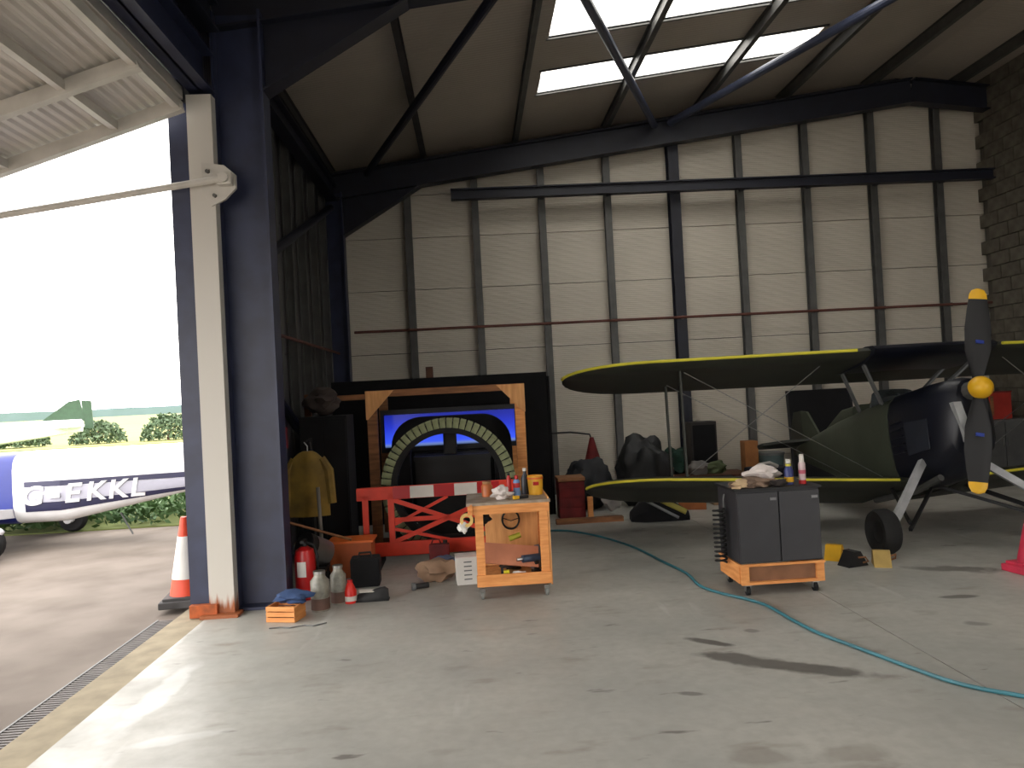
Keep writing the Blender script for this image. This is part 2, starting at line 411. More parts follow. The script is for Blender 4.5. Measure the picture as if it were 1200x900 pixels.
# portal frames
def portal(Y, label):
    t_ = thing('portal_frame', label, 'steel frame', (XW, Y, 0)); ox = XW
    xc = .40                      # column centre from the wall line
    if Y > 12: xc = .12
    G().ibeam((xc, 0, 0), (xc, 0, rz(XW+xc)-.3), .42, .22, up=(1, 0, 0), t=.022).build('column', navy, t_)
    def rf(x): return rz(ox+x)-.02
    xr = RIDGE-ox; xe = XB-ox-.02
    def sloped(xa, xb):
        return G().ibeam((xa, 0, rf(xa)-.2), (xb, 0, rf(xb)-.2), .4, .2, t=.02)
    sloped(xc-.21, xr).build('rafter', navy_d, t_); sloped(xr, xe).build('rafter', navy_d, t_)
    x1 = xc+.2
    G().prism([(x1-.02, -.01, rf(x1)-.38), (x1+1.25, -.01, rf(x1+1.25)-.4), (x1-.02, -.01, rf(x1)-1.0)], (0, .02, 0)).bar((x1-.02, 0, rf(x1)-1.0), (x1+1.25, 0, rf(x1+1.25)-.4), .2, .02).build('haunch', navy_d, t_)
    G().box((xc, 0, .012), (.5, .3, .024)).build('base_plate', navy, t_)
    for dx in (-.2, .2):
        for dy in (-.11, .11): G().cyl((xc+dx, dy, .024), (xc+dx, dy, .06), .015, seg=6).build('anchor_bolt', galv, t_)
    return t_
portal(FR[0], 'near navy steel portal frame with thick column beside the door opening')
portal(FR[1], 'far navy steel portal frame standing against the white back wall')
portal(FR[2], 'navy steel portal frame above and behind the photographer')
portal(FR[3], 'rearmost navy steel portal frame of the hangar')

# roof bracing tubes
def brace(p, q, r, label, m, name='brace_tube'):
    p, q = Vector(p), Vector(q); t_ = thing(name, label, 'brace', p)
    G().cyl((0, 0, 0), q-p, r, seg=12).build('tube', m, t_)
    d = (q-p).normalized()
    G().bar((0, 0, 0), d*.22, .09, .02).build('end_plate', m, t_); G().bar(q-p-d*.22, q-p, .09, .02).build('end_plate', m, t_)
    return t_
def rp_(x, y, dz=-.12): return (x, y, rz(x)+dz)
brtube = mat('blue grey tube paint', (58, 64, 84), .35, var=.1)
brace(rp_(-1.5, 12.1), rp_(.62, 6.7), .055, 'dark roof brace tube left of the roof lights', navy_d)
brace(rp_(3.1, 12.1), rp_(.95, 6.7), .055, 'roof brace tube crossing the left end of the roof lights', brtube)
brace(rp_(3.35, 12.1), rp_(6.3, 6.7), .06, 'long blue roof brace tube passing right end of roof lights', brtube)
# side wall K brace
brace((XW+.175, 6.78, 2.35), (XW+.175, 12.0, .25), .055, 'dark diagonal tube descending along the side wall', navy_d)
brace((XW+.175, 6.78, 2.75), (XW+.175, 12.0, 4.7), .055, 'dark diagonal tube rising along the side wall', navy_d)
# eaves beam
for (y0, y1) in ((6.75, 12.1), (.95, 6.5), (-4.9, .7)):
    o = G().ibeam((XW+.2, y0, 4.95), (XW+.2, y1, 4.95), .25, .16).build('trim_1', navy_d); struct(o)

# door head
hb = struct(G().ibeam((XW+.12, -4, 4.48), (XW+.12, 6.5, 4.48), .34, .2).build('trim_2', navy))
struct(G().box((XW-.07, 1.2, 4.3), (.09, 10.5, .11), bev=.01).box((XW-.07, 1.2, 4.225), (.03, 10.5, .05)).build('trim_3', cream))
# door jamb : navy angle, cream channel, bracket
jb = struct(G().box((XW-.06, 6.47, 2.1), (.16, .14, 4.2)).build('trim_4', navy))
rustm = bpy.data.materials.new('cream paint rusting at the foot'); rustm.use_nodes = True; t = rustm.node_tree; b = t.nodes['Principled BSDF']
co = t.nodes.new('ShaderNodeTexCoord'); sp = t.nodes.new('ShaderNodeSeparateXYZ'); n = t.nodes.new('ShaderNodeTexNoise'); n.inputs['Scale'].default_value = 9
ma = t.nodes.new('ShaderNodeMath'); ma.operation = 'MULTIPLY_ADD'; ma.inputs[1].default_value = .55; t.links.new(n.outputs['Fac'], ma.inputs[0])
inv = t.nodes.new('ShaderNodeMath'); inv.operation = 'MULTIPLY'; inv.inputs[1].default_value = -1.7
t.links.new(co.outputs['Object'], sp.inputs[0]); t.links.new(sp.outputs['Z'], inv.inputs[0]); t.links.new(inv.outputs[0], ma.inputs[2])
r = t.nodes.new('ShaderNodeValToRGB'); r.color_ramp.elements[0].position = -.0; r.color_ramp.elements[0].color = (*lin((192, 188, 180)), 1)
r.color_ramp.elements[1].position = .16; r.color_ramp.elements[1].color = (*lin((150, 84, 44)), 1); t.links.new(ma.outputs[0], r.inputs[0]); t.links.new(r.outputs[0], b.inputs['Base Color']); b.inputs['Roughness'].default_value = .55
ch = struct(G().box((XW+.12, 6.38, 2.13), (.2, .012, 4.26)).box((XW+.025, 6.43, 2.13), (.012, .1, 4.26)).box((XW+.215, 6.43, 2.13), (.012, .1, 4.26)).box((XW+.12, 6.36, .012), (.3, .16, .024)).build('trim_5', rustm))
struct(G().box((XW-.02, 6.37, .05), (.22, .06, .1)).build('trim_6', mat('rusty orange steel', (186, 92, 44), .8, rgb2=(140, 74, 40), scale=12)))
pb = at(266, 212, 6.36)
br_ = thing('pivot_bracket', 'cream pivot bracket bolted to the door jamb holding the pole', 'bracket', (pb.x, 6.36, pb.z))
G().prism([(-.2, 0, .16), (-.02, 0, .13), (.07, 0, .05), (.07, 0, -.06), (-.02, 0, -.15), (-.13, 0, -.2), (-.2, 0, -.1)], (0, .03, 0)).build('plate', cream, br_)
G().box((-.0, -.05, 0), (.12, .08, .1), bev=.012).build('clevis', cream, br_)
for x, z in ((-.15, .08), (-.1, -.12), (.03, 0)): G().cyl((x, -.03, z), (x, 0, z), .016, seg=6).build('bolt', galv, br_)
# arm
q = at(-150, 276, 6.25)
arm = thing('door_arm', 'thin white pole reaching out level from bracket to the raised door', 'pole', (pb.x, 6.28, pb.z))
G().cyl((0, 0, 0), (q.x-pb.x, 0, q.z-pb.z), .028, seg=12).build('pole', cream, arm)
G().cyl((0, -.04, 0), (0, .06, 0), .04, seg=12).build('pivot', cream, arm)

# raised canopy door leaf : ribbed sheet on a frame
e0, e1 = at(215, 128, 6.3), at(0, 205, 6.3)
sl = (e1.z-e0.z)/(e1.x-e0.x)
def dz(x): return e0.z+.02+sl*(x-e0.x)
dr = bpy.data.objects.new('door_1', None); C.objects.link(dr); dr['kind'] = 'structure'; dr.location = (e0.x, 0, e0.z+.02)
def L_(x, y, z=0): return (x-e0.x, y, dz(x)-e0.z-.02+z)
X0, X1 = e0.x, -5.4
sheetm = mat('white ribbed door sheet', (205, 200, 194), .55, var=.05, scale=2)
g = G(); nr = 44; prof = []
for i in range(nr*4+1):
    x = X0-(X0-X1)*i/(nr*4); ph = i % 4; prof.append((x, .075+(.016 if ph in (1, 2) else 0)))
A = [g.b.verts.new(L_(x, 6.3, h)) for x, h in prof]; B_ = [g.b.verts.new(L_(x, -3.9, h)) for x, h in prof]
for k in range(len(A)-1): g.b.faces.new((A[k], A[k+1], B_[k+1], B_[k]))
o = g.build('sheet', sheetm, dr); md = o.modifiers.new('s', 'SOLIDIFY'); md.thickness = .004
for y in (6.26, 5.47, 4.3, 3.0, 1.6, .2, -1.2, -2.6, -3.8):
    G().bar(L_(X0, y), L_(X1, y), .07, .1).build('frame_rail', cream, dr)
for x in (X0-.03, X0-.52, -3.6, -4.3, X1+.03):
    G().bar(L_(x, 6.3, .01), L_(x, -3.9, .01), .055, .07).build('frame_bar', cream, dr)

# ============================================================ OUTSIDE
tarm = mat('brown grey tarmac', (120, 110, 101), .9, rgb2=(100, 90, 81), scale=1.6, bump=.3)
struct(G().box((XW-30.3, 0, -.1), (60, 60, .12)).build('ground', tarm))
struct(G().box((XW-.13, 0, -.03), (.26, 26, .05)).build('ground.001', mat('tan concrete kerb', (158, 146, 122), .9, var=.12)))
ch_ = thing('drain_channel', 'long slotted drain grating set in ground along the door opening', 'drain', (XW-.33, 1.2, 0))
G().box((0, 0, -.045), (.16, 10.4, .02)).build('channel', black, ch_)
G().box((-.075, 0, -.025), (.014, 10.4, .03)).box((.075, 0, -.025), (.014, 10.4, .03)).build('rim', galv, ch_)
g = G()
for i in range(300): g.box((0, -5.2+(i+.5)*10.4/300, -.022), (.14, .018, .018))
g.build('grating', mat('worn grating steel', (96, 88, 84), .6, var=.2), ch_, kind='stuff')
# grass verge, field, hills
struct(G().box((-150, 11.75+300, -.06), (900, 600, .08)).build('ground.002', mat('rough grass ground', (92, 108, 58), .95, rgb2=(112, 118, 66), scale=.15)))
struct(G().prism([(-90, 42, -.01), (-11.5, 42, -.01), (-24, 110, -.01), (-140, 110, -.01)], (0, 0, .02)).build('ground.003', mat('yellow dry field', (134, 132, 70), .95, rgb2=(118, 124, 64), scale=.1)))
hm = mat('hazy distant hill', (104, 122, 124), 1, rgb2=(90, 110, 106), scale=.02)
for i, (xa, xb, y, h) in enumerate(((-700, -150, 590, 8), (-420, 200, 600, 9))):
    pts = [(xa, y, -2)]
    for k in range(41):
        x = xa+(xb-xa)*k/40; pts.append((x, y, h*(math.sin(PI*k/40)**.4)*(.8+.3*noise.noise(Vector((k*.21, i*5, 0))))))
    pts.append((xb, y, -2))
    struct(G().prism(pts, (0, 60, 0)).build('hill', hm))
# leaf clumps
def leaves(n, fn, size, seed=1):
    rnd = random.Random(seed); vs = []; fs = []
    for i in range(n):
        p, s_ = fn(rnd); p = Vector(p); s_ *= size
        a = Vector((rnd.gauss(0, 1), rnd.gauss(0, 1), rnd.gauss(0, 1))).normalized(); b_ = a.orthogonal().normalized(); b_.rotate(Matrix.Rotation(rnd.random()*6, 3, a)); c_ = a.cross(b_)
        k = len(vs); vs += [p-b_*s_, p+c_*s_*.45, p+b_*s_, p-c_*s_*.45]; fs.append((k, k+1, k+2, k+3))
    me = bpy.data.meshes.new('leaf'); me.from_pydata([tuple(v) for v in vs], [], fs); return me
leafm = mat('weed green leaves', (74, 104, 52), .7, rgb2=(44, 72, 34), scale=1.3)
leafd = mat('hedge green leaves', (84, 102, 74), .8, rgb2=(66, 86, 60), scale=1.1)
def hedge_pt(rnd):
    x = rnd.uniform(-15, -2.9); y = 11.75+rnd.uniform(0, 3.2); h = (.5+.3*noise.noise(Vector((x*.9, y, 0))))*(.4+.6*min(1, (y-11.7)/1.5))
    return (x, y, rnd.random()**.7*h*1.15), rnd.uniform(.6, 1.3)
o = bpy.data.objects.new('weeds', leaves(15000, hedge_pt, .07)); C.objects.link(o); o.data.materials.append(leafm)
tag(o, 'tangled strip of green weeds along the far edge of the tarmac', 'weeds'); o['kind'] = 'stuff'
bushes = [(-22.0, 46, 1.2), (-18.0, 46, 1.4), (-13.8, 46, 1.3), (-26.4, 46, 1.1), (-9.4, 46, 1.5)]
for i, (x, y, h) in enumerate(bushes):
    b_ = thing('bush', 'round grey green bush in field beyond white aeroplane, %s' % ['second from the left', 'middle one', 'second from the right', 'leftmost of the row', 'rightmost, nearest the door jamb'][i], 'bush', (x, y, 0))
    def fn(rnd, h=h):
        a = rnd.random()*2*PI; u = rnd.random(); r = .75+.3*rnd.random()
        return (r*1.5*math.cos(a)*math.sqrt(1-u*u), r*1.2*math.sin(a)*math.sqrt(1-u*u), .1+u*h*r), rnd.uniform(.7, 1.3)
    o = bpy.data.objects.new('foliage', leaves(1100, fn, .15, i)); C.objects.link(o); o.data.materials.append(leafd); o.parent = b_
    G().cyl((0, 0, 0), (0, 0, h*.7), .08, .03, 7).cyl((0, 0, .2), (.4, .1, h*.6), .04, .02, 6).build('stem', brown, b_)

# traffic cone
def cone(loc, label, body, h=.75, bm=black, bands=True, base=.2):
    t_ = thing('traffic_cone', label, 'traffic cone', loc, rz=.15)
    G().box((0, 0, .03), (base*2, base*2, .06), bev=.012).box((0, 0, .07), (base*1.7, base*1.7, .03), bev=.008).build('base', bm, t_)
    r0 = base*.72; rt = .03
    def R(z): return r0+(rt-r0)*(z-.08)/(h-.08)
    G().lathe([(R(.08), .08), (R(h), h), (R(h)-.012, h)], seg=24).build('body', body, t_, smooth=True)
    if bands: G().lathe([(R(.3*h)+.003, .3*h), (R(.78*h)+.003, .78*h)], seg=24).build('reflective_sleeve', white, t_, smooth=True)
    return t_
cp = fl(222, 703)
cone((XW-.34, 6.88, 0), 'orange and white traffic cone on a black base outside the door jamb', mat('cone orange', (226, 74, 40), .5, var=.06), bm=mat('grey black cone rubber', (70, 68, 68), .8))

# light aeroplanes outside
planew = mat('white aircraft paint', (232, 232, 234), .25, var=.03, coat=.4)
stripe = mat('navy aircraft stripe', (44, 44, 74), .35, var=.05); grband = mat('pale grey aircraft band', (176, 176, 190), .4, var=.04)
ablue = mat('royal blue aircraft paint', (24, 38, 116), .35, var=.05)
def aeroplane(loc, rzv, label, nose, fin, detail=True, sc_=1.0):
    """nose to local -x, tail to +x, ground at z=0; fuselage side faces -y"""
    t_ = thing('light_aeroplane', label, 'aeroplane', loc, rzv); t_.scale = (sc_,)*3
    top = lambda x: 1.27-(0 if x > -1.5 else (-1.5-x)*.12)
    def bot(x): return .33 if x < 0 else .33+.115*x
    def hw(x): return .5 if x < 0 else .5-.105*x
    def sec(x, k=1, zc=None):
        a = []; w_, z0, z1 = hw(x)*k, bot(x), top(x)
        zm = (z0+z1)/2; h_ = (z1-z0)/2*k
        for j in range(20):
            th = 2*PI*j/20; c_, s_ = math.cos(th), math.sin(th)
            a.append((x, w_*math.copysign(abs(c_)**.35, c_), zm+h_*math.copysign(abs(s_)**.55, s_)))
        return a
    G().loft([sec(x) for x in (-.6, 0, .8, 1.6, 2.4, 3.2, 4.0)]+[sec(4.05, .3)]).build('fuselage', planew, t_, smooth=True)
    G().loft([sec(-3.0, .35), sec(-2.9, .7), sec(-2.5, .9), sec(-1.6, .98), sec(-.6, 1.005)]).build('cowling', nose, t_, smooth=True)
    G().loft([[(x, y, z) for x, y, z in ((xx, -.38*s_, 1.2), (xx, -.3*s_, 1.2+.45*s_), (xx, .3*s_, 1.2+.45*s_), (xx, .38*s_, 1.2))] for xx, s_ in ((-2.9, .3), (-2.4, 1), (-1.8, 1), (-1.4, .25))]).build('canopy', mat('dark cockpit glass', (40, 46, 56), .1), t_)
    # fin & stabiliser
    G().prism([(2.55, -.02, 1.22), (3.55, -.02, 1.95), (3.95, -.02, 2.02), (4.1, -.02, 1.2)], (0, .05, 0)).build('fin', fin, t_)
    G().prism([(4.0, -.02, 1.99), (4.35, -.02, 1.95), (4.4, -.02, .9), (4.1, -.02, .9)], (0, .045, 0)).build('rudder', fin, t_)
    for s_ in (-1, 1):
        G().prism([(3.0, s_*.1, .98), (3.45, s_*1.35, .98), (3.65, s_*1.35, .98), (3.75, s_*.1, .98)], (0, 0, .07)).build('stabiliser', planew, t_)
        G().prism([(3.76, s_*.1, .985), (3.66, s_*1.35, .985), (3.95, s_*1.35, .985), (4.05, s_*.1, .985)], (0, 0, .05)).build('elevator', planew, t_)
        G().prism([(-2.0, s_*.35, .42), (-1.85, s_*4.0, .72), (-.75, s_*4.0, .74), (-.6, s_*.35, .42)], (0, 0, .12)).build('wing', planew, t_)
        w_ = thing('w', '', ''); bpy.data.objects.remove(w_)
        G().lathe([(.08, -.06), (.17, -.06), (.2, -.03), (.2, .03), (.17, .06), (.08, .06)], (-.62, s_*1.0, .2), rot=(PI/2, 0, 0), seg=20).build('tyre', rubber, t_, smooth=True)
        G().cyl((-.62, s_*.85, .2), (-.62, s_*.85, .45), .03).cyl((-.62, s_*.83, .2), (-.62, s_*1.06, .2), .06).build('gear_leg', planew, t_)
        G().ball((-.66, s_*1.0, .33), .1, (2.4, 1.0, .9)).build('wheel_fairing', planew, t_, smooth=True)
    G().cyl((-2.6, 0, .12), (-2.6, 0, .5), .03).lathe([(.06, -.05), (.14, -.04), (.14, .04), (.06, .05)], (-2.6, 0, .14), rot=(PI/2, 0, 0)).build('nose_wheel', rubber, t_)
    G().lathe([(.14, 0), (.1, .12), (.01, .24)], (-3.0, 0, .8), rot=(0, -PI/2, 0)).build('spinner', planew, t_, smooth=True)
    G().prism([(-3.06, -.05, .9), (-3.06, -.08, 1.3), (-3.06, -.02, 1.65), (-3.06, .05, 1.3), (-3.06, .05, .9)], (.03, 0, 0)).prism([(-3.06, -.05, .7), (-3.06, -.05, .3), (-3.06, .02, -.0+.12), (-3.06, .08, .4), (-3.06, .05, .7)], (.03, 0, 0)).build('propeller', black, t_)
    if detail:
        KX = .6
        for o_ in t_.children:
            if o_.name.split('.')[0] in ('fuselage', 'fin', 'rudder', 'stabiliser', 'elevator'):
                for v in o_.data.vertices:
                    if v.co.x > 0: v.co.x *= KX
                    if o_.name.split('.')[0] in ('stabiliser', 'elevator'): v.co.z -= .16
        def strip(xa, xb, zf0, zf1, name, m, o=.004):
            g = G(); n_ = 14; A = []; B__ = []
            for k in range(n_+1):
                x = xa+(xb-xa)*k/n_; zm = (bot(x)+top(x))/2; h_ = (top(x)-bot(x))/2
                def yy(z): 
                    s_ = min(.999, abs(z-zm)/h_)**(1/.55); c_ = math.sqrt(max(0, 1-s_*s_)); return -(hw(x)*c_**.35)-o
                z0, z1 = zf0(x), zf1(x); zs = [z0+(z1-z0)*j/3 for j in range(4)]
                A.append([(x*KX if x > 0 else x, yy(z), z) for z in zs])
            vs = [[g.b.verts.new(p) for p in r_] for r_ in A]
            for k in range(n_):
                for j in range(3): g.b.faces.new((vs[k][j], vs[k][j+1], vs[k+1][j+1], vs[k+1][j]))
            o_ = g.build(name, m, t_); md = o_.modifiers.new('s', 'SOLIDIFY'); md.thickness = .003
        for xa_, xb_ in ((-.45, 0), (0, 3.9)):
            strip(xa_, xb_, lambda x: .82, lambda x: .89, 'stripe', stripe)
            strip(xa_, xb_, lambda x: .62+.03*max(0, x), lambda x: .815, 'band', grband)
            strip(xa_, min(xb_, 3.6), lambda x: .50+.06*max(0, x), lambda x: .615+.03*max(0, x), 'stripe', stripe)
        for txt, x, sx in (('G', -.5, 1.12), ('-', -.17, 1.5), ('E', .04, 1.1), ('K', .29, 1.05), ('K', .55, 1.05), ('L', .81, 1.1)):
            if txt == '-':
                o_ = G().box((x+.11, -.522, .70), (.13, .02, .06)).build('hyphen', planew, t_); continue
            me = textmesh(txt, .34, .18, .006); me.materials.append(planew)
            for v in me.vertices:
                X_ = x+v.co.x*sx; Z_ = .60+.02*X_+v.co.y; U_ = X_/KX if X_ > 0 else X_
                zm = (bot(U_)+top(U_))/2; h_ = (top(U_)-bot(U_))/2; q = min(.999, abs(Z_-zm)/h_)**(1/.55)
                v.co = Vector((X_, -(hw(U_)*math.sqrt(max(0, 1-q*q))**.35)-.012-v.co.z, Z_))
            o_ = bpy.data.objects.new('letter', me); C.objects.link(o_); o_.parent = t_
        G().cyl((.55, -.05, .37), (.7, -.05, .07), .012, seg=6).build('antenna', greyp, t_)
    return t_
pA = at(12, 627, 10.2)
aeroplane((pA.x+.62, 10.75, -.03), 0, 'white and navy light aeroplane with registration letters, parked across the tarmac', ablue, planew)
pB = at(80, 480, 36)
aeroplane((pB.x-4.6, 36, -.02), .15, 'far white light aeroplane with a green fin, behind the nearer one', planew, mat('mid green aircraft fin', (40, 70, 46), .5), detail=False, sc_=1.22)


# ============================================================ BIPLANE
H = at(1146, 455, 7.0)
TH = .2
bp = thing('biplane', 'dark biplane with yellow edged wings and yellow propeller hub, nose towards us', 'biplane', (H.x, H.y, 0))
hubz = H.z
def T(x, y, z): return Vector((x, y*math.cos(TH)+z*math.sin(TH), hubz+z*math.cos(TH)-y*math.sin(TH)))
pitchM = Matrix.Translation((0, 0, hubz)) @ Matrix.Rotation(-TH, 4, 'X')
doped = mat('dark grey green doped fabric', (50, 52, 44), .55, var=.08, scale=3)
navyc = mat('very dark blue cowling paint', (15, 18, 30), .42, var=.1)
olv = mat('grey green fuselage fabric', (66, 72, 58), .6, var=.1, scale=3)
blk_p = mat('black propeller paint', (16, 16, 19), .55, var=.1)
def lp(px, py, Y): q = at(px, py, Y); return Vector((q.x-H.x, q.y-H.y, q.z))
def wing(side, root, tip, c, th, name, x0=0.0, inc=.26):
    """root/tip = leading edge points, left side given; side=-1 mirrored about the centreline"""
    n = 16; secs = []; les = []
    L = abs(tip.x)-x0; tr = .95
    for k in range(25):
        x = x0+L*(k/24 if k < 12 else .5+.5*math.sin((k-12)/12*PI/2))
        s_ = (x)/abs(tip.x); le = root.lerp(tip, s_)
        d = max(0, (x-(x0+L-tr))/tr); q = math.sqrt(max(0.0, 1-d**2.2)); q = max(q, .03)
        cc = c*q; off = c*.42*(1-q); tt = th*max(q, .12)
        ring = []
        for j in range(n):
            a = 2*PI*j/n; u = .5-.5*math.cos(a); t_ = tt*math.sin(a)*(1.35-u)*.62+.03*c*math.sin(PI*u)
            yy = off+cc*u
            ring.append((side*x*(-1), le.y+yy*math.cos(inc)+t_*math.sin(inc), le.z-yy*math.sin(inc)+t_*math.cos(inc)))
        secs.append(ring); les.append(Vector((side*x*(-1), le.y+off*math.cos(inc)-.004, le.z-off*math.sin(inc)+.012)))
    G().loft(secs).build(name, doped, bp, smooth=True)
    return les
uR = lp(1146, 404, 7.55); uT = lp(664, 431, 8.35)
uR.x = 0
lR = lp(1146, 561, 7.7); lT = lp(694, 563, 8.15); lR.x = 0
def LEat(R_, T_, x):
    v = R_.lerp(T_, abs(x)/abs(T_.x)); v.x = x; return v
for side in (1, -1):
    le = wing(side, uR, uT, 1.28, .13, 'upper_wing')
    G().tube([p for p in le if abs(p.x) > .66], .017, seg=6).build('wing_edge', yellowg, bp, label='yellow leading edge strip')
    le = wing(side, lR, lT, 1.2, .13, 'lower_wing', .25, .33)
    G().tube([p for p in le if abs(p.x) > .36], .016, seg=6).build('wing_edge', yellowg, bp, label='yellow leading edge strip')
# centre section tank (lens shaped)
secs = []
for k in range(9):
    x = -.64+1.28*k/8; ring = []
    for j in range(16):
        a = 2*PI*j/16; u = .5-.5*math.cos(a); yy = -.03+1.3*u; t_ = (.09)*math.sin(a)*(1.3-u)
        ring.append((x, uR.y+yy*math.cos(.22)+t_*math.sin(.22)+abs(x)*.12, uR.z+.01-yy*math.sin(.22)+t_*math.cos(.22)))
    secs.append(ring)
G().loft(secs).build('centre_section', navyc, bp, smooth=True)
# fuselage (in flight frame, then pitched)
def fsec(y, w_, z0, z1, n=16, e=.6):
    r = []
    for j in range(n):
        a = 2*PI*j/n; c_, s_ = math.cos(a), math.sin(a)
        r.append((w_*math.copysign(abs(c_)**e, c_), y, (z0+z1)/2+(z1-z0)/2*math.copysign(abs(s_)**e, s_)))
    return r
G().loft([fsec(.12, .15, -.42, .12, e=.8), fsec(.2, .23, -.62, .15), fsec(.5, .28, -.8, .17), fsec(.95, .31, -.86, .17), fsec(1.12, .32, -.86, .17)]).xf(pitchM).build('cowling', navyc, bp, smooth=True)
G().loft([fsec(1.1, .33, -.87, .14, e=.45), fsec(1.7, .36, -.84, .14, e=.45), fsec(2.3, .34, -.72, .12, e=.5), fsec(3.0, .24, -.5, .08, e=.5), fsec(3.9, .11, -.25, .03, e=.5), fsec(4.2, .04, -.14, 0, e=.6)]).xf(pitchM).build('fuselage', olv, bp, smooth=True)
G().loft([fsec(1.3, .22, .08, .2), fsec(1.45, .26, .08, .3), fsec(1.52, .26, .08, .14)]).xf(pitchM).build('windscreen', mat('smoky perspex', (70, 76, 78), .15), bp)
G().loft([fsec(1.9, .27, .05, .22), fsec(2.3, .24, .05, .24), fsec(3.0, .1, .03, .12)]).xf(pitchM).build('headrest_fairing', olv, bp, smooth=True)
G().prism([(-.006, 3.4, .02), (-.006, 3.75, .45), (-.006, 3.95, .5), (-.006, 3.95, 0)], (.03, 0, 0)).xf(pitchM).build('fin', olv, bp)
G().prism([(-.006, 3.96, .5), (-.006, 4.2, .52), (-.006, 4.4, .25), (-.006, 4.38, -.1), (-.006, 3.96, -.15)], (.03, 0, 0)).xf(pitchM).build('rudder', doped, bp)
for s_ in (-1, 1):
    G().prism([(s_*.05, 3.4, .0), (s_*.5, 3.55, .0), (s_*.7, 3.75, 0), (s_*.7, 3.95, 0), (s_*.05, 3.95, 0)], (0, 0, .035)).xf(pitchM).build('tailplane', doped, bp)
    G().prism([(s_*.05, 3.97, .0), (s_*.7, 3.97, .0), (s_*.6, 4.2, 0), (s_*.15, 4.2, 0)], (0, 0, .03)).xf(pitchM).build('elevator', doped, bp)
tw = T(0, 4.05, -.18)
G().cyl(tw, (0, tw.y+.15, .06), .02).build('tail_skid', galv, bp)
# cowling details
G().prism([(-.27, .45, -.2), (-.298, .8, -.18), (-.305, .8, -.52), (-.285, .45, -.5)], (-.012, 0, 0)).xf(pitchM).build('side_panel', mat('dark grey cowl panel', (40, 44, 54), .4, var=.1), bp)
G().prism([(-.20, .10, -.1), (-.12, .10, -.1), (-.05, .10, -.48), (-.13, .10, -.48)], (0, .06, 0)).xf(pitchM).build('air_intake', mat('light grey intake', (168, 170, 170), .35), bp, label='pale grey vertical strip')
for k in range(5):
    G().box((-.315, .95+.0*k, -.15-k*.08), (.03, .22, .02)).xf(pitchM).build('louvre', navyc, bp)
G().tube([(-.2, .5, -.78), (-.24, .9, -.88), (-.26, 1.7, -.92)], .035).xf(pitchM).build('exhaust_pipe', galv, bp)
# propeller: two blades, yellow tips, yellow hub
def blade(sgn):
    secs = []
    for r, ch_w, tk, tw_ in ((.07, .08, .05, 1.0), (.18, .13, .045, .8), (.35, .2, .034, .55), (.55, .21, .026, .4), (.72, .18, .02, .33), (.83, .15, .014, .3)):
        ring = []
        for j in range(10):
            a = 2*PI*j/10; x = ch_w/2*math.cos(a); y = tk/2*math.sin(a)
            ring.append((x*math.cos(tw_)+y*math.sin(tw_), -x*math.sin(tw_)+y*math.cos(tw_), sgn*r))
        secs.append(ring)
    return secs
PR = Matrix.Rotation(.19, 4, 'Y')
for sg in (1, -1):
    sc_m = pitchM @ PR @ Matrix.Scale(1.07, 4)
    G().loft(blade(sg)).xf(sc_m).build('propeller_blade', blk_p, bp, smooth=True)
    secs = []
    for r, cw in ((.83, .15), (.875, .14), (.915, .1), (.93, .03)):
        secs.append([((cw/2*math.cos(2*PI*j/10))*.94+.006*math.sin(2*PI*j/10), -(cw/2*math.cos(2*PI*j/10))*.35+.007*math.sin(2*PI*j/10), sg*r) for j in range(10)])
    G().loft(secs).xf(sc_m).build('blade_tip', yellow, bp, smooth=True, label='yellow painted blade tip')
    G().box((0, -.028, sg*.42), (.07, .012, .03)).xf(sc_m).build('maker_decal', bluem, bp, label='small blue decal')
G().lathe([(.1, 0), (.108, .04), (.1, .08), (.075, .12), (.04, .145), (.0, .15)], rot=(PI/2, 0, 0), seg=24).xf(pitchM).build('spinner', yellow, bp, smooth=True, label='yellow rounded hub cap')
G().cyl((0, .02, 0), (0, .16, 0), .09).xf(pitchM).build('hub', galv, bp)
# struts
def st(p, q, w_=.05, t_=.022, name='strut', m=galv): G().bar(p, q, t_, w_, up=(0, 1, 0)).build(name, m, bp)
for s_ in (-1, 1):
    a = LEat(uR, uT, s_*.66)
    st(Vector((s_*.66, a.y+.2, a.z-.06)), T(s_*.26, 1.25, .1), m=greyp, name='cabane_strut')
    st(Vector((s_*.6, a.y+.75, a.z-.2)), T(s_*.26, 1.75, .1), m=greyp, name='cabane_strut')
    xo = s_*2.48
    a = LEat(uR, uT, xo); b_ = LEat(lR, lT, xo)
    for dy in (.2, .85):
        st(Vector((xo, a.y+dy, a.z-.05-dy*.25)), Vector((xo, b_.y+dy, b_.z+.03-dy*.25)), m=doped, name='interplane_strut')
    g = G()
    for (pa, pb_) in (((xo, a.y+.25, a.z-.08), tuple(LEat(lR, lT, s_*.4)+Vector((0, .25, .0)))), ((s_*.98, LEat(uR, uT, s_*.98).y+.3, LEat(uR, uT, s_*.98).z-.1), (xo, b_.y+.25, b_.z)), ((xo, a.y+.8, a.z-.25), tuple(LEat(lR, lT, s_*.4)+Vector((0, .8, -.1))))):
        G().cyl(pa, pb_, .005, seg=5).build('bracing_wire', steel, bp)
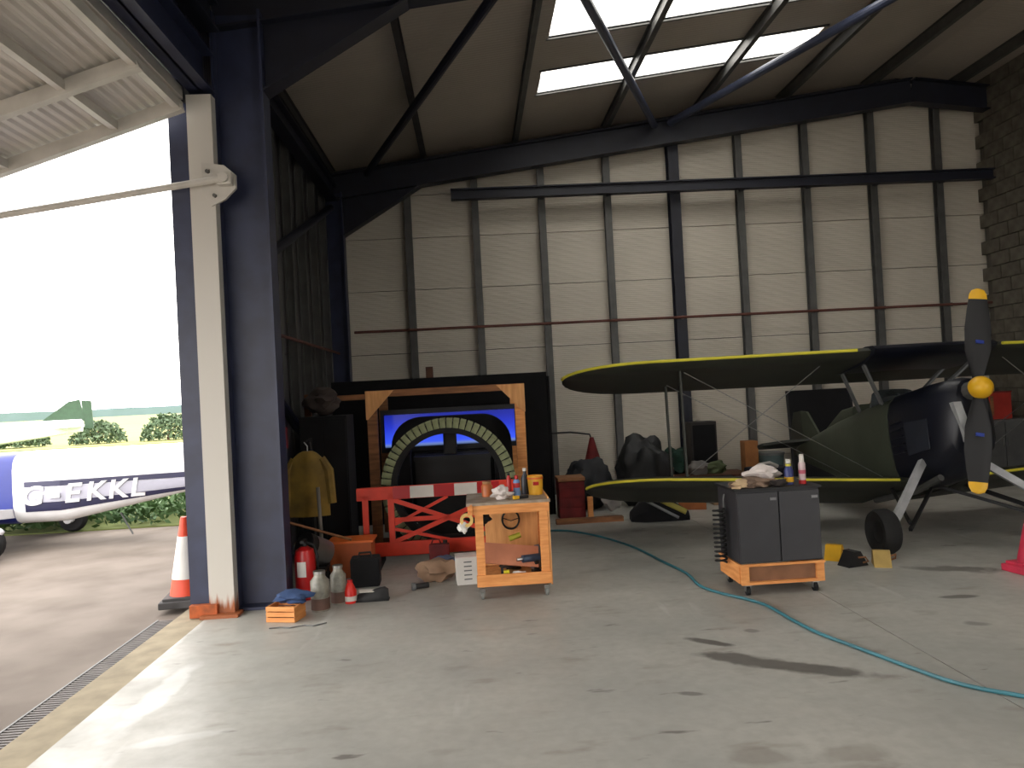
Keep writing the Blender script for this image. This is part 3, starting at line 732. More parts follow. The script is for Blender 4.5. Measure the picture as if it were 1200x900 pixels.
# undercarriage
for s_ in (-1, 1):
    wx, wy, wz_ = s_*.98, .02, .21
    G().lathe([(.1, -.045), (.14, -.075), (.19, -.08), (.21, -.045), (.21, .045), (.19, .08), (.14, .075), (.1, .045)], (wx, wy, wz_), rot=(0, PI/2, 0), seg=28).build('tyre', rubber, bp, smooth=True)
    G().lathe([(.02, -.065), (.1, -.045), (.1, .045), (.02, .065)], (wx, wy, wz_), rot=(0, PI/2, 0), seg=20).build('wheel_disc', black, bp, smooth=True)
    G().bar((s_*.28, .5, .78), (s_*.87, wy+.02, .27), .07, .05, up=(0, 1, 0)).build('gear_leg', mat('pale grey gear leg', (176, 178, 180), .35), bp, label='pale grey leg')
    G().bar((s_*.28, 1.2, .55), (s_*.7, wy+.04, .27), .04, .03, up=(0, 1, 0)).build('radius_rod', black, bp)
    G().bar((s_*.72, wy, wz_), (0, .8, .5), .03, .03).build('axle', black, bp)
G().bar((0, .8, .5), (-.25, 1.2, .62), .03, .03).build('cross_tube', black, bp)
G().bar((0, .8, .5), (.25, 1.2, .62), .03, .03).build('cross_tube', black, bp)

# ============================================================ LEFT SIDE GEAR
# black sheet behind the crate
A_, B1 = at(388, 447, 10.5), at(640, 437, 10.5)
bs = thing('black_sheet', 'large black sheet standing upright behind the timber crate frame', 'board', ((A_.x+B1.x)/2, 10.5, 0))
hb_ = (A_.z+B1.z)/2; wb_ = B1.x-A_.x
G().box((0, 0, hb_/2), (wb_, .03, hb_)).build('sheet', blackcloth, bs)
for x in (-wb_/2+.05, wb_/2-.05): G().box((x, .05, hb_/2-.01), (.06, .07, hb_-.02)).build('batten', brown, bs)
G().box((wb_/2+.02, .35, hb_/2-.03), (.03, .75, hb_-.06)).build('side_sheet', blackcloth, bs)
p = at(503, 430, 10.9)
tag(G().box((0, 0, p.z/2), (.1, .1, p.z)).build('timber_post', brown), 'brown timber post poking up behind the large black sheet', 'post', loc=(p.x, 10.9, 0))
# crate frame
YC = 8.8
cl_, cr_ = at(437, 500, YC), at(610, 500, YC); ct = at(525, 454, YC).z; cL = -1.9
cf = thing('crate_frame', 'open timber crate frame with corner gussets around the black machine', 'crate', (cl_.x, YC, 0))
W = cr_.x-cl_.x
for x, y in ((0, 0), (W, 0), (0, 1.1), (W, 1.1)):
    G().box((x, y, ct/2), (.11, .07, ct)).build('post', wood_d if x == 0 else wood, cf)
G().box((W/2-.0, -.05, ct-.03), (W+.12, .03, .07)).build('rail', wood_d, cf)
G().box(((cL-cl_.x)/2-.03, -.05, ct-.06), (cl_.x-cL-.08, .03, .06)).build('rail', wood_d, cf)
G().box((W/2, 1.15, ct-.03), (W+.1, .03, .07)).build('rail', wood_d, cf)
for x in (0, W): G().box((x, .55, ct-.03), (.05, 1.03, .07)).build('rail', wood_d, cf)
for x, s_ in ((.0, 1), (W, -1)):
    G().prism([(x-s_*.06, -.066, ct), (x+s_*.26, -.066, ct), (x-s_*.06+s_*.02, -.066, ct-.32), (x-s_*.06, -.066, ct-.32)], (0, -.015, 0)).build('gusset', ply, cf)
G().box((W/2, -.0, .06), (W-.11, .05, .11)).build('rail', brown, cf)
G().box((cL-cl_.x+.02, 0, ct/2), (.07, .06, ct)).build('post', wood_d, cf)
# machine with blue screen
b0, b1 = at(450, 487, 9.45), at(604, 512, 9.45)
scr = thing('blue_screen', 'wide screen glowing deep blue inside the dark timber crate', 'screen', ((b0.x+b1.x)/2, 9.45, 0))
bluegl = bpy.data.materials.new('blue screen picture'); bluegl.use_nodes = True; t = bluegl.node_tree; b = t.nodes['Principled BSDF']
co = t.nodes.new('ShaderNodeTexCoord'); sp = t.nodes.new('ShaderNodeSeparateXYZ'); r = t.nodes.new('ShaderNodeValToRGB'); t.links.new(co.outputs['Generated'], sp.inputs[0]); t.links.new(sp.outputs['Z'], r.inputs[0])
r.color_ramp.elements[0].color = (*lin((30, 44, 70)), 1); r.color_ramp.elements[1].color = (*lin((18, 28, 120)), 1)
e_ = r.color_ramp.elements.new(.06); e_.color = (*lin((90, 110, 160)), 1); e_ = r.color_ramp.elements.new(.14); e_.color = (*lin((48, 76, 210)), 1)
e_ = r.color_ramp.elements.new(.6); e_.color = (*lin((28, 44, 170)), 1)
b.inputs['Base Color'].default_value = (0.01, .01, .02, 1); b.inputs['Roughness'].default_value = .3
t.links.new(r.outputs[0], b.inputs['Emission Color']); b.inputs['Emission Strength'].default_value = .55
sw = b1.x-b0.x; z0, z1 = b1.z-.05, b0.z
G().box((0, 0, (z0+z1)/2), (sw, .02, z1-z0)).build('display', bluegl, scr)
G().box((0, .05, (z0+z1)/2), (sw+.1, .06, z1-z0+.12)).build('casing', black, scr)
G().box((0, .06, z0/2-.04), (.9, .1, z0-.08)).build('stand', black, scr)
hd = thing('dark_hood', 'black rounded hood standing in front of the blue screen', 'hood', ((b0.x+b1.x)/2+.02, 9.15, 0))
def arch(w_, h, r_, n=8):
    pts = [(-w_/2, 0), (-w_/2, h-r_)]
    for k in range(n+1):
        a = PI-PI/2*k/n; pts.append((-w_/2+r_+r_*math.cos(a), h-r_+r_*math.sin(a)))
    for k in range(n+1):
        a = PI/2-PI/2*k/n; pts.append((w_/2-r_+r_*math.cos(a), h-r_+r_*math.sin(a)))
    return pts+[(w_/2, 0)]
hz = at(526, 489, 9.15).z
outer = [(x, 0, z) for x, z in arch(1.42, hz+.02, .34)]; inner = [(x, 0, z) for x, z in arch(1.0, hz-.15, .3)]
g = G(); V0 = [g.b.verts.new(p) for p in outer]; V1 = [g.b.verts.new(p) for p in inner]
W0 = [g.b.verts.new((x, .22, z)) for x, y, z in outer]; W1 = [g.b.verts.new((x, .22, z)) for x, y, z in inner]
for k in range(len(V0)-1):
    g.b.faces.new((V0[k], V0[k+1], V1[k+1], V1[k])); g.b.faces.new((V0[k], V0[k+1], W0[k+1], W0[k])); g.b.faces.new((V1[k], V1[k+1], W1[k+1], W1[k])); g.b.faces.new((W0[k], W0[k+1], W1[k+1], W1[k]))
for k in (0, -1): g.b.faces.new((V0[k], V1[k], W1[k], W0[k]))
g.build('hood', blackcloth, hd)
G().box((0, .12, .5), (.9, .04, 1.0)).build('front_panel', black, hd)
G().box((0, .1, .96), (.92, .2, .05)).build('shelf', black, hd)
G().box((-.02, .05, .99+.16), (.16, .05, .32), bev=.02).build('central_pillar', black, hd)

# big ribbed tyre
tr = thing('large_tyre', 'large khaki tyre with chunky ribbed tread standing behind the red barrier', 'tyre', (at(526, 560, 8.42).x, 8.42, .725))
khk = mat('dusty khaki rubber', (142, 148, 112), .85, rgb2=(112, 118, 86), scale=6)
G().lathe([(.56, -.07), (.64, -.1), (.69, -.09), (.69, .09), (.64, .1), (.56, .07)], rot=(PI/2, 0, 0), seg=56, closed=True).build('carcass', rubber, tr, smooth=True)
lug = G().box((0, 0, 0), (.055, .2, .062), bev=.006).build('tread_lug', khk, tr)
lug.location = (.70, 0, 0); n_l = 58
lugf = G().box((0, 0, 0), (.09, .02, .06), bev=.005).build('shoulder_lug', khk, tr); lugf.location = (.665, -.1, 0)
for k in range(n_l):
    a = 2*PI*k/n_l
    if k:
        inst(lug, tr, (.70*math.cos(a), 0, .70*math.sin(a)), (0, -a, 0)); inst(lugf, tr, (.665*math.cos(a), -.1, .665*math.sin(a)), (0, -a, 0))
lug.rotation_euler = (0, 0, 0)

# barrier
q0, q1 = at(419, 572, 7.9), at(600, 563, 7.9)
ba = thing('plastic_barrier', 'orange red folding barrier with red and white striped top board', 'barrier', (q0.x, 7.9, 0), rz=.02)
BW = q1.x-q0.x; bz = .80
G().box((BW/2, 0, .16), (BW, .05, .14), bev=.008).build('bottom_rail', redb, ba)
G().box((BW/2, 0, bz-.07), (BW+.03, .045, .13), bev=.006).build('top_board', redb, ba)
edgesx = [(.52, .77, 1), (.77, 1.0, 0), (1.0, 1.23, 1), (1.23, 1.46, 0)]
redr = mat('reflective red', (176, 24, 30), .35, var=.05); whr = mat('reflective white', (214, 208, 200), .35, var=.05)
x_ = lambda px: at(px, 570, 7.9).x-q0.x
for a, c_, m_ in ((460, 480, redr), (480, 508, whr), (508, 532, redr), (532, 559, whr), (559, 585, redr)):
    G().box(((x_(a)+x_(c_))/2, -.025, bz-.07), (x_(c_)-x_(a)-.002, .006, .12)).build('reflective_strip', m_, ba)
for px in (427, 457, 590): G().box((x_(px), 0, .42), (.06, .045, .6)).build('upright', redb, ba)
xa, xb = x_(457)+.02, x_(590)-.02
for (z0, z1, dy) in ((.23, .66, -.012), (.66, .23, -.012), (.45, .45, .01)):
    G().bar((xa, dy, z0), (xb, dy, z1), .02, .045, up=(0, 0, 1)).build('cross_bar', redb, ba)
G().bar((xa, .01, .40), ((xa+xb)/2, .01, .66), .02, .03).build('cross_bar', redb, ba); G().bar((xa, .01, .36), ((xa+xb)/2, .01, .22), .02, .03).build('cross_bar', redb, ba)
for px in (440, 580): G().box((x_(px), 0, .045), (.09, .5, .09), bev=.01).build('foot', rubber, ba)

# wooden cart -------------------------------------------------
f0, f1 = fl(566, 702), fl(641, 700)
ang = .0
cart = thing('wooden_cart', 'home made pine tool cart on casters with plywood back and side', 'cart', (f0.x, f0.y, 0), rz=ang)
CW = f1.x-f0.x+.05; CD = .55; ch_ = .82
for x, y in ((0, 0), (CW-.04, 0), (0, CD), (CW-.04, CD)):
    G().box((x, y, .10+.36), (.07, .05, .64)).build('leg', wood, cart)
    c_ = G().cyl((x-.012, y-.0, .032), (x+.012, y, .032), .032, seg=16).build('caster_wheel', mat('grey rubber wheel', (130, 132, 128), .5), cart)
    G().box((x, y, .075), (.045, .045, .03)).box((x-.018, y, .05), (.006, .03, .05)).box((x+.018, y, .05), (.006, .03, .05)).build('fork', steel, c_)
G().box(((CW-.04)/2, -.035, .155), (CW+.04, .025, .095)).build('rail', wood, cart)
G().box(((CW-.04)/2, CD+.035, .155), (CW+.04, .025, .095)).build('rail', wood, cart)
G().box(((CW-.04)/2, CD/2, .14), (CW-.02, CD, .015)).build('lower_shelf', ply, cart)
G().box(((CW-.04)/2-.02, -.035, ch_-.075), (CW+.1, .025, .09)).build('rail', wood, cart)
G().box(((CW-.04)/2-.02, CD+.035, ch_-.075), (CW+.1, .025, .09)).build('rail', wood, cart)
G().box(((CW-.04)/2-.02, CD/2, ch_-.035), (CW+.12, CD+.1, .022)).build('top', mat('worn grey white worktop', (170, 158, 144), .6, rgb2=(130, 112, 92), scale=8), cart)
G().box(((CW)/2, CD-.035, .46), (CW-.1, .012, .6)).build('back_panel', ply, cart)
G().box((CW+.005, CD/2, .45), (.012, CD+.05, .72)).build('side_panel', ply, cart)
G().box((-.06, .1, ch_-.075), (.02, .34, .08)).build('end_rail', wood, cart)
cx, cy = f0.x, f0.y
TZ = ch_-.024
# things on / in the cart
def on(px, y, z, zr=0):   # x from a photo column at depth y
    return (at(px, 600, y).x, y, z)
wc = thing('wire_coil', 'small coil of dark wire hanging on the plywood cart back', 'wire coil', on(598, cy+CD-.06, .56))
g = G()
for k, r_ in enumerate((.075, .08, .07)): G().tube([(r_*math.cos(a*PI/12), -.004*k, r_*math.sin(a*PI/12)*1.1) for a in range(24)], .004, 6, closed=True).build('turn', black, wc)
G().tube([(-.075, -.01, .02), (0, -.02, -.01), (.07, -.01, .01)], .004, 6).build('tie', black, wc)
tub = thing('yellow_tub', 'round yellow tub with red lettering marks on right of cart top', 'tub', on(629, cy+.3, TZ))
G().lathe([(.06, 0), (.068, .16), (.06, .165), (.052, .01)], seg=28).build('tub', mat('tub yellow', (236, 176, 44), .45), tub, smooth=True)
G().lathe([(.07, .135), (.07, .15)], seg=28).build('rim', orange, tub, smooth=True)
G().box((0, -.066, .1), (.05, .006, .03)).build('mark', redp, tub, label='red printed mark')
spb = thing('spray_can', 'blue and red can left of the yellow tub on the cart', 'spray can', on(607, cy+.2, TZ))
G().lathe([(.03, 0), (.03, .13), (.02, .15), (.012, .15)], seg=18).build('can', mat('pale blue can', (112, 150, 200), .35), spb, smooth=True); G().lathe([(.012, .15), (.016, .155), (.016, .18), (.01, .185)], seg=12).build('cap', redp, spb)
G().lathe([(.0305, .08), (.0305, .12)], seg=18).build('label_band', redp, spb)
can2 = thing('dark_bottle', 'dark grey bottle behind blue and red can on cart', 'bottle', on(617, cy+.36, TZ))
G().lathe([(.032, 0), (.034, .14), (.014, .18), (.014, .2)], seg=18).build('body', mat('dark grey bottle', (52, 56, 66), .4), can2, smooth=True); G().lathe([(.017, .2), (.017, .225)], seg=12).build('cap', white, can2)
rbt = thing('red_bottle', 'thin red bottle beside crumpled white bag on cart', 'bottle', on(598, cy+.36, TZ))
G().lathe([(.022, 0), (.022, .13), (.01, .17)], seg=16).build('body', redp, rbt, smooth=True); G().lathe([(.012, .17), (.012, .19)], seg=12).build('cap', black, rbt)
tag(G().ball((0, 0, .05), .075, (1.1, .8, .75), 3, .7, 4).build('crumpled_bag', paper, smooth=True), 'crumpled white bag lying on middle of the cart top', 'bag', loc=on(588, cy+.12, TZ))
jar = thing('orange_jar', 'orange brown jar behind the left end of the cart top', 'jar', on(572, cy+.34, TZ))
G().lathe([(.045, 0), (.05, .09), (.035, .11)], seg=20).build('body', mat('orange brown jar', (196, 110, 60), .4), jar, smooth=True); G().lathe([(.038, .11), (.038, .13)], seg=18).build('lid', card, jar)
tool = thing('yellow_cutter', 'black and yellow hand tool lying in front of yellow tub', 'hand tool', on(612, cy+.06, TZ), .4)
G().box((0, 0, .015), (.12, .03, .025), bev=.006).build('body', black, tool); G().box((-.05, 0, .017), (.05, .034, .03), bev=.006).build('grip', yellow, tool)
rag = thing('tape_roll', 'roll of tape with white rag hung over left cart corner', 'tape roll', (cx-.1, cy-.02, .66))
G().lathe([(.03, -.02), (.055, -.02), (.055, .02), (.03, .02)], rot=(PI/2, 0, 0), seg=24, closed=True).build('roll', mat('yellow tape', (222, 186, 110), .5), rag, smooth=True)
G().ball((-.03, 0, -.06), .05, (.8, .7, .9), 3, .7, 2).build('rag', white, rag, smooth=True)
tag(G().ball((0, 0, 0), .06, (1, .7, .8), 3, .6, 9).build('black_glove', rubber, smooth=True), 'black work glove hanging under left front of the cart top', 'glove', loc=(cx+.03, cy+.06, .66))
sb_ = tag(G().box((0, 0, 0), (.46, .012, .2)).build('pink_board', mat('salmon pink board', (206, 136, 104), .7, var=.08)), 'salmon pink board lying tilted across the lower cart shelf', 'board', loc=(cx+.26, cy+.16, .315), rot=(-.75, .14, .05))
items = [('yellow_clamp', 'small yellow and black clamp at front of lower cart shelf', 'clamp', 590, .03, 'clamp'), ('power_drill', 'dark blue power drill on the right of lower cart shelf', 'drill', 618, .06, 'drill')]
t_ = thing('yellow_clamp', items[0][1], 'clamp', on(590, cy+.04, .1475))
G().box((0, 0, .035), (.05, .04, .07), bev=.01).build('jaw', mat('bright lemon plastic', (226, 214, 40), .45), t_); G().box((-.035, 0, .06), (.02, .03, .08)).build('handle', black, t_); G().cyl((.03, 0, .02), (.07, 0, .02), .012).build('screw', steel, t_)
t_ = thing('power_drill', items[1][1], 'drill', on(621, cy+.12, .1475), .3)
G().cyl((-.09, 0, .14), (.07, 0, .14), .032).build('body', mat('blue grey tool casing', (52, 72, 96), .45), t_); G().cyl((-.14, 0, .14), (-.09, 0, .14), .014).build('chuck', steel, t_)
G().box((.035, 0, .07), (.04, .035, .12), bev=.01).build('grip', black, t_); G().box((.035, 0, .02), (.08, .06, .04), bev=.006).build('battery', black, t_)
tag(G().ball((0, 0, .03), .06, (1, .6, .5), 3, .5, 3).build('white_rag', white, smooth=True), 'small white rag at front middle of lower cart shelf', 'rag', loc=on(604, cy+.01, .148))
tag(G().ball((0, 0, .05), .09, (1, .8, .55), 3, .6, 5).build('dark_cloth', black, smooth=True), 'dark cloth lying behind the yellow clamp in the cart', 'cloth', loc=on(596, cy+.34, .1475))
tag(G().ball((0, 0, .09), .1, (.7, .7, .9), 3, .5, 8).build('grey_bag', mat('grey blue bag', (120, 124, 134), .8), smooth=True), 'grey bag standing against right leg inside the cart', 'bag', loc=on(626, cy+.36, .1475))
tag(G().cyl((-.05, 0, 0), (.05, 0, .03), .024).build('lime_bottle', mat('lime plastic', (172, 170, 50), .5)), 'lime yellow bottle lying on top of the pink board', 'bottle', loc=(cx+.30, cy+.27, .43))

# under / near barrier
p = fl(548, 686)
bx = thing('white_carton', 'white carton with grey printed lines, left of the cart', 'box', (p.x, p.y+.12, 0), .1)
G().box((0, 0, .12), (.2, .2, .24), bev=.004).build('carton', white, bx); G().box((0, 0, .243), (.2, .2, .006)).build('flap', paper, bx)
for k in range(5): G().box((.0, -.101, .05+k*.038), (.07, .003, .01)).build('printed_line', greyp, bx)
p = fl(512, 684)
tag(G().ball((0, 0, .1), .15, (1.15, .7, .65), 3, .5, 6).build('tan_bag', mat('tan canvas', (150, 120, 96), .85), smooth=True), 'crumpled tan bag on floor below the barrier', 'bag', loc=(p.x, p.y+.1, .0))
p = fl(518, 668)
tag(G().ball((0, 0, .07), .11, (1.1, .7, .6), 3, .6, 7).build('blue_grey_rag', mat('blue grey cloth', (92, 100, 128), .9), smooth=True), 'blue grey rag heaped behind the tan bag', 'rag', loc=(p.x+.02, p.y+.05, 0))
p = fl(496, 690)
t_ = thing('black_torch', 'small black cylinder lying on floor left of tan bag', 'torch', (p.x, p.y, .03), .3)
G().cyl((-.07, 0, 0), (.05, 0, 0), .025).build('body', black, t_); G().cyl((-.1, 0, 0), (-.07, 0, 0), .035).build('head', greyp, t_)
p = at(515, 648, 7.6)
t_ = thing('red_fuel_can', 'dark red petrol can in front of the barrier bottom rail', 'fuel can', (p.x, 7.62, 0))
G().box((0, 0, .12), (.2, .1, .24), bev=.02).build('body', redd, t_); G().cyl((.06, 0, .24), (.06, 0, .27), .022).build('cap', black, t_); G().tube([(-.08, 0, .23), (-.06, 0, .28), (.0, 0, .28), (.02, 0, .23)], .008).build('handle', redd, t_)

# by the column ------------------------------------------------
p = fl(344, 704)
ex = thing('fire_extinguisher', 'red fire extinguisher with white label beside the navy column', 'fire extinguisher', (p.x+.1, p.y+.06, 0))
G().lathe([(.085, 0), (.09, .01), (.09, .36), (.075, .42), (.03, .45)], seg=28).build('cylinder', redp, ex, smooth=True)
G().cyl((0, 0, .45), (0, 0, .49), .02).box((0, -.03, .5), (.03, .13, .018)).build('valve', black, ex)
G().tube([(.02, 0, .48), (.09, -.02, .46), (.115, -.03, .36), (.115, -.03, .16)], .012).build('hose', rubber, ex)
g = G(); 
for k in range(7):
    a0_, a1_ = -2.2+k*.13, -2.2+(k+1)*.13
    g.prism([(.0915*math.cos(a0_), .0915*math.sin(a0_), .2), (.0915*math.cos(a1_), .0915*math.sin(a1_), .2), (.0915*math.cos(a1_), .0915*math.sin(a1_), .33), (.0915*math.cos(a0_), .0915*math.sin(a0_), .33)], (0, -.001, 0))
g.build('label_sticker', white, ex)
p = fl(362, 690)
dr_ = thing('tilted_drum', 'black drum with shiny metal top propped behind fire extinguisher', 'drum', (p.x+.04, p.y+.16, .32))
dr_.rotation_euler = (1.1, 0, -.7)
G().lathe([(.12, -.13), (.125, -.1), (.125, .1), (.12, .13)], seg=26).build('shell', steel, dr_, smooth=True)
G().lathe([(.127, .07), (.127, .14), (.1, .15)], seg=26).build('rim', black, dr_, smooth=True)
st_ = thing('drum_stand', 'small black stool under the tilted drum near the column', 'stool', (p.x+.04, p.y+.16, 0))
G().box((0, 0, .16), (.22, .22, .03)).build('seat', black, st_)
for sx in (-.09, .09):
    for sy in (-.09, .09): G().box((sx, sy, .072), (.02, .02, .145)).build('leg', black, st_)
def jar_(px, py, lab, h, r_, m1, dy=.0):
    p = fl(px, py); t_ = thing('glass_jar', lab, 'jar', (p.x, p.y+r_+dy, 0))
    G().lathe([(r_*.95, 0), (r_, .01), (r_, h*.8), (r_*.6, h*.92), (r_*.6, h)], seg=24).build('glass', m1, t_, smooth=True)
    G().lathe([(r_*.65, h), (r_*.65, h+.02)], seg=20).build('lid', steel, t_); G().lathe([(r_*1.01, h*.05), (r_*1.01, h*.35)], seg=24).build('label_band', mat('brown stained label', (104, 76, 66), .7, var=.2), t_)
jar_(374, 718, 'dusty glass jar on the floor right of fire extinguisher', .3, .075, glassdirty)
jar_(395, 711, 'dusty jar standing left of small red bottle', .3, .065, glassdirty, .04)
p = fl(410, 708)
t_ = thing('red_flask', 'small red bottle with pale label on floor by the jars', 'bottle', (p.x, p.y+.05, 0))
G().lathe([(.05, 0), (.052, .1), (.03, .15), (.02, .17)], seg=20).build('body', mat('vivid red plastic', (230, 40, 30), .4), t_, smooth=True); G().lathe([(.022, .17), (.022, .19)], seg=12).build('cap', redp, t_)
G().lathe([(.0535, .02), (.0535, .06)], seg=20).build('label_band', whr, t_)
p = fl(426, 692)
t_ = thing('black_bag', 'square black tool bag behind the black and white shoe', 'bag', (p.x, p.y+.2, 0), .05)
G().box((0, 0, .13), (.26, .2, .26), bev=.02).build('body', blackcloth, t_); G().tube([(-.06, -.02, .25), (-.05, -.02, .3), (.05, -.02, .3), (.06, -.02, .25)], .01).build('handle', black, t_)
p = fl(435, 706)
t_ = thing('shoe', 'black and white shoe lying on floor before the black bag', 'shoe', (p.x, p.y+.06, 0), 0)
G().loft([[(x, y*w_, z*h+.0) for y, z in ((-.045, .0), (-.05, .5), (-.02, 1), (.02, 1), (.05, .5), (.045, 0))] for x, w_, h in ((-.14, .5, .04), (-.11, .9, .06), (-.03, 1, .08), (.05, .8, .1), (.11, .85, .11), (.14, .5, .09))]).build('upper', black, t_, smooth=True)
G().box((0, 0, .006), (.29, .09, .012), bev=.004).build('sole', rubber, t_)
G().box((-.02, -.02, .088), (.16, .04, .008), rot=(.3, .1, .3)).build('lace_panel', whr, t_)
p = fl(400, 665+20)
t_ = thing('orange_crate', 'flat orange crate lying behind the jars and black bag', 'crate', (p.x+.06, p.y+.36, 0))
G().box((0, 0, .17), (.40, .26, .34), bev=.01).build('body', mat('dull orange plastic', (186, 92, 44), .6, var=.1), t_); G().box((0, 0, .345), (.44, .32, .02)).build('lid', orange, t_)
p = fl(332, 730)
t_ = thing('small_crate', 'small open timber crate on floor under blue cloth', 'crate', (p.x, p.y+.1, 0), -.25)
for k in range(3): G().box((0, -.09, .02+k*.042), (.24, .01, .034)).build('slat', wood, t_)
for k in range(3): G().box((0, .09, .02+k*.042), (.24, .01, .034)).build('slat', wood, t_)
for sx in (-.115, .115): G().box((sx, 0, .06), (.01, .17, .12)).build('end_board', wood, t_)
G().box((0, 0, .006), (.22, .17, .008)).build('bottom', card, t_)
t_ = tag(G().ball((0, 0, 0), .13, (1.1, .75, .33), 3, .6, 11).build('blue_cloth', mat('mid blue cloth', (50, 74, 116), .85), smooth=True), 'blue cloth bundled over small timber crate by the column', 'cloth', loc=(p.x+.05, p.y+.13, .165))
p = fl(328, 733)
tag(G().tube([(0, 0, .006), (.08, .01, .006), (.16, -.02, .006), (.26, .02, .006), (.33, -.01, .006), (.42, .05, .006)], .005).build('cable', greyp), 'thin pale cable on floor in front of small timber crate', 'cable', loc=(p.x-.06, p.y-.08, 0))
# jacket, red call box, broom
p = at(358, 570, 7.6)
jk = thing('yellow_jacket', 'dull yellow work jacket hanging from the side wall', 'jacket', (p.x, 7.76, .0))
jm = mat('dull yellow fabric', (146, 118, 48), .85, rgb2=(104, 84, 40), scale=4)
jz0, jz1 = at(358, 608, 7.6).z, at(358, 530, 7.6).z
secs = []
for z, w_, d in ((jz0, .2, .06), (jz0+.2, .2, .07), (jz0+.42, .19, .08), (jz1-.1, .17, .08), (jz1-.02, .09, .05), (jz1, .05, .03)):
    secs.append([(w_*math.cos(a*PI/10)*(1+.08*math.sin(3*a)), d*math.sin(a*PI/10)*(1+.2*math.sin(5*a+z*3)), z) for a in range(20)])
G().loft(secs).build('body', jm, jk, smooth=True)
for s_ in (-1, 1): G().tube([(s_*.13, 0, jz1-.08), (s_*.2, 0, jz1-.2), (s_*.22, .0, jz0+.12)], [.045, .05, .045]).build('sleeve', jm, jk, smooth=True)
G().tube([(0, 0, jz1-.01), (0, 0, jz1+.05), (-.03, 0, jz1+.09)], .006).build('hook', steel, jk)
sr = thing('clothes_rail', 'dark upright coat stand carrying the yellow jacket', 'coat stand', (p.x-.0, 7.92, 0))
G().cyl((0, 0, 0), (0, 0, jz1+.12), .02).build('pole', black, sr); G().bar((0, .0, jz1+.1), (0, -.16, jz1+.1), .015, .015).build('peg', black, sr)
for a in range(4): G().bar((0, 0, .02), (.2*math.cos(a*PI/2+.5), .2*math.sin(a*PI/2+.5), .02), .03, .03).build('foot', black, sr)
p = at(330, 515, 7.0)
t_ = thing('red_call_box', 'small dull red box fixed beside the column above jacket', 'alarm box', (XW+.1, 7.3, p.z))
t_.location = (at(329, 515, 7.3).x, 7.3, p.z)
G().box((0, 0, 0), (.12, .07, .2), bev=.008).build('box', redd, t_); G().box((0, -.038, .0), (.07, .008, .07)).build('window', black, t_); G().box((-.18, .0, .0), (.26, .03, .04)).build('bracket', galv, t_)
a_, b_ = at(371, 572, 7.45), fl(393, 662)
t_ = thing('broom', 'grey broom handle leaning right of the yellow jacket', 'broom', (b_.x, 7.47, 0))
G().cyl((0, 0, .12), (a_.x-b_.x, .04, a_.z), .018).build('handle', mat('weathered grey handle', (120, 116, 108), .7), t_); G().box((0, 0, .1), (.26, .06, .05)).build('head', wood_d, t_); G().box((0, 0, .04), (.25, .05, .08)).build('bristles', black, t_)
a_, b_ = at(322, 608, 7.0), at(372, 637, 7.3)
tag(G().cyl((0, 0, 0), (.62, .3, -.28), .012).build('thin_stick', wood_d), 'thin light stick slanting down behind the fire extinguisher', 'stick', loc=(a_.x, 7.0, a_.z+.0))
# dark cupboard at side wall with boxes
t_ = thing('dark_cupboard', 'tall dark cupboard against side wall behind the broom', 'cupboard', (-1.62, 8.5, 0))
G().box((0, 0, .78), (.5, .5, 1.52), bev=.008).build('body', blackcloth, t_)
for s_ in (-1, 1): 
    d_ = G().box((s_*.122, -.262, .78), (.235, .02, 1.46)).build('door', blackcloth, t_); G().box((s_*.02, -.28, .8), (.012, .02, .12)).build('handle', galv, d_)
tag(G().ball((0, 0, .1), .2, (.9, .8, .6), 3, .6, 21).build('cloth_bundle', mat('dark brown grey cloth', (70, 60, 56), .9), smooth=True), 'brown grey cloth bundle on top of the dark cupboard', 'cloth', loc=(-1.66, 8.5, 1.6))

# ============================================================ BLACK CABINET on dolly
g0, g1 = fl(882, 697), fl(958, 697)
kx, ky = (g0.x+g1.x)/2, g0.y+.0
kb = thing('dolly', 'low pine dolly frame on casters carrying the black cabinet', 'dolly', (kx, ky, 0))
for x, y in ((-.27, 0), (.27, 0), (-.27, .42), (.27, .42)):
    c_ = G().cyl((x-.014, y, .035), (x+.014, y, .035), .035, seg=16).build('caster_wheel', rubber, kb)
    G().box((x, y, .08), (.05, .05, .012)).box((x-.019, y, .055), (.006, .03, .05)).box((x+.019, y, .055), (.006, .03, .05)).build('fork', steel, c_)
for y in (-.04, .46):
    G().box((0, y, .1), (.66, .03, .022)).build('rail', wood, kb); G().box((0, y, .24), (.68, .03, .018)).build('rail', wood, kb)
    for s_ in (-1, 1): G().box((s_*.30, y, .17), (.06, .03, .12)).build('end_block', wood, kb)
for s_ in (-1, 1): G().box((s_*.325, .21, .17), (.025, .46, .15)).build('side_rail', wood, kb)
G().box((0, .21, .1), (.6, .45, .015)).build('base_board', wood_d, kb); G().box((0, -.02, .17), (.54, .008, .12)).build('inner_board', mat('stained brown board', (140, 98, 70), .8, var=.15), kb)
cab = thing('black_cabinet', 'dark grey two door cabinet on the pine dolly', 'cabinet', (kx, ky, .25))
G().box((0, .21, .285), (.66, .46, .57), bev=.006).build('body', mat('charcoal cabinet paint', (42, 42, 46), .55, var=.08), cab)
cdm = mat('charcoal door paint', (48, 48, 52), .5, var=.08)
for s_ in (-1, 1):
    d_ = G().box((s_*.165, -.03, .28), (.322, .02, .545), bev=.004).build('door', cdm, cab)
    G().box((s_*.165+.12, -.045, .5), (.05, .008, .022)).build('handle', mat('dark chrome', (120, 120, 122), .3, .6), d_)
G().box((0, .21, .577), (.7, .5, .018)).build('top', black, cab)
KT = .25+.586
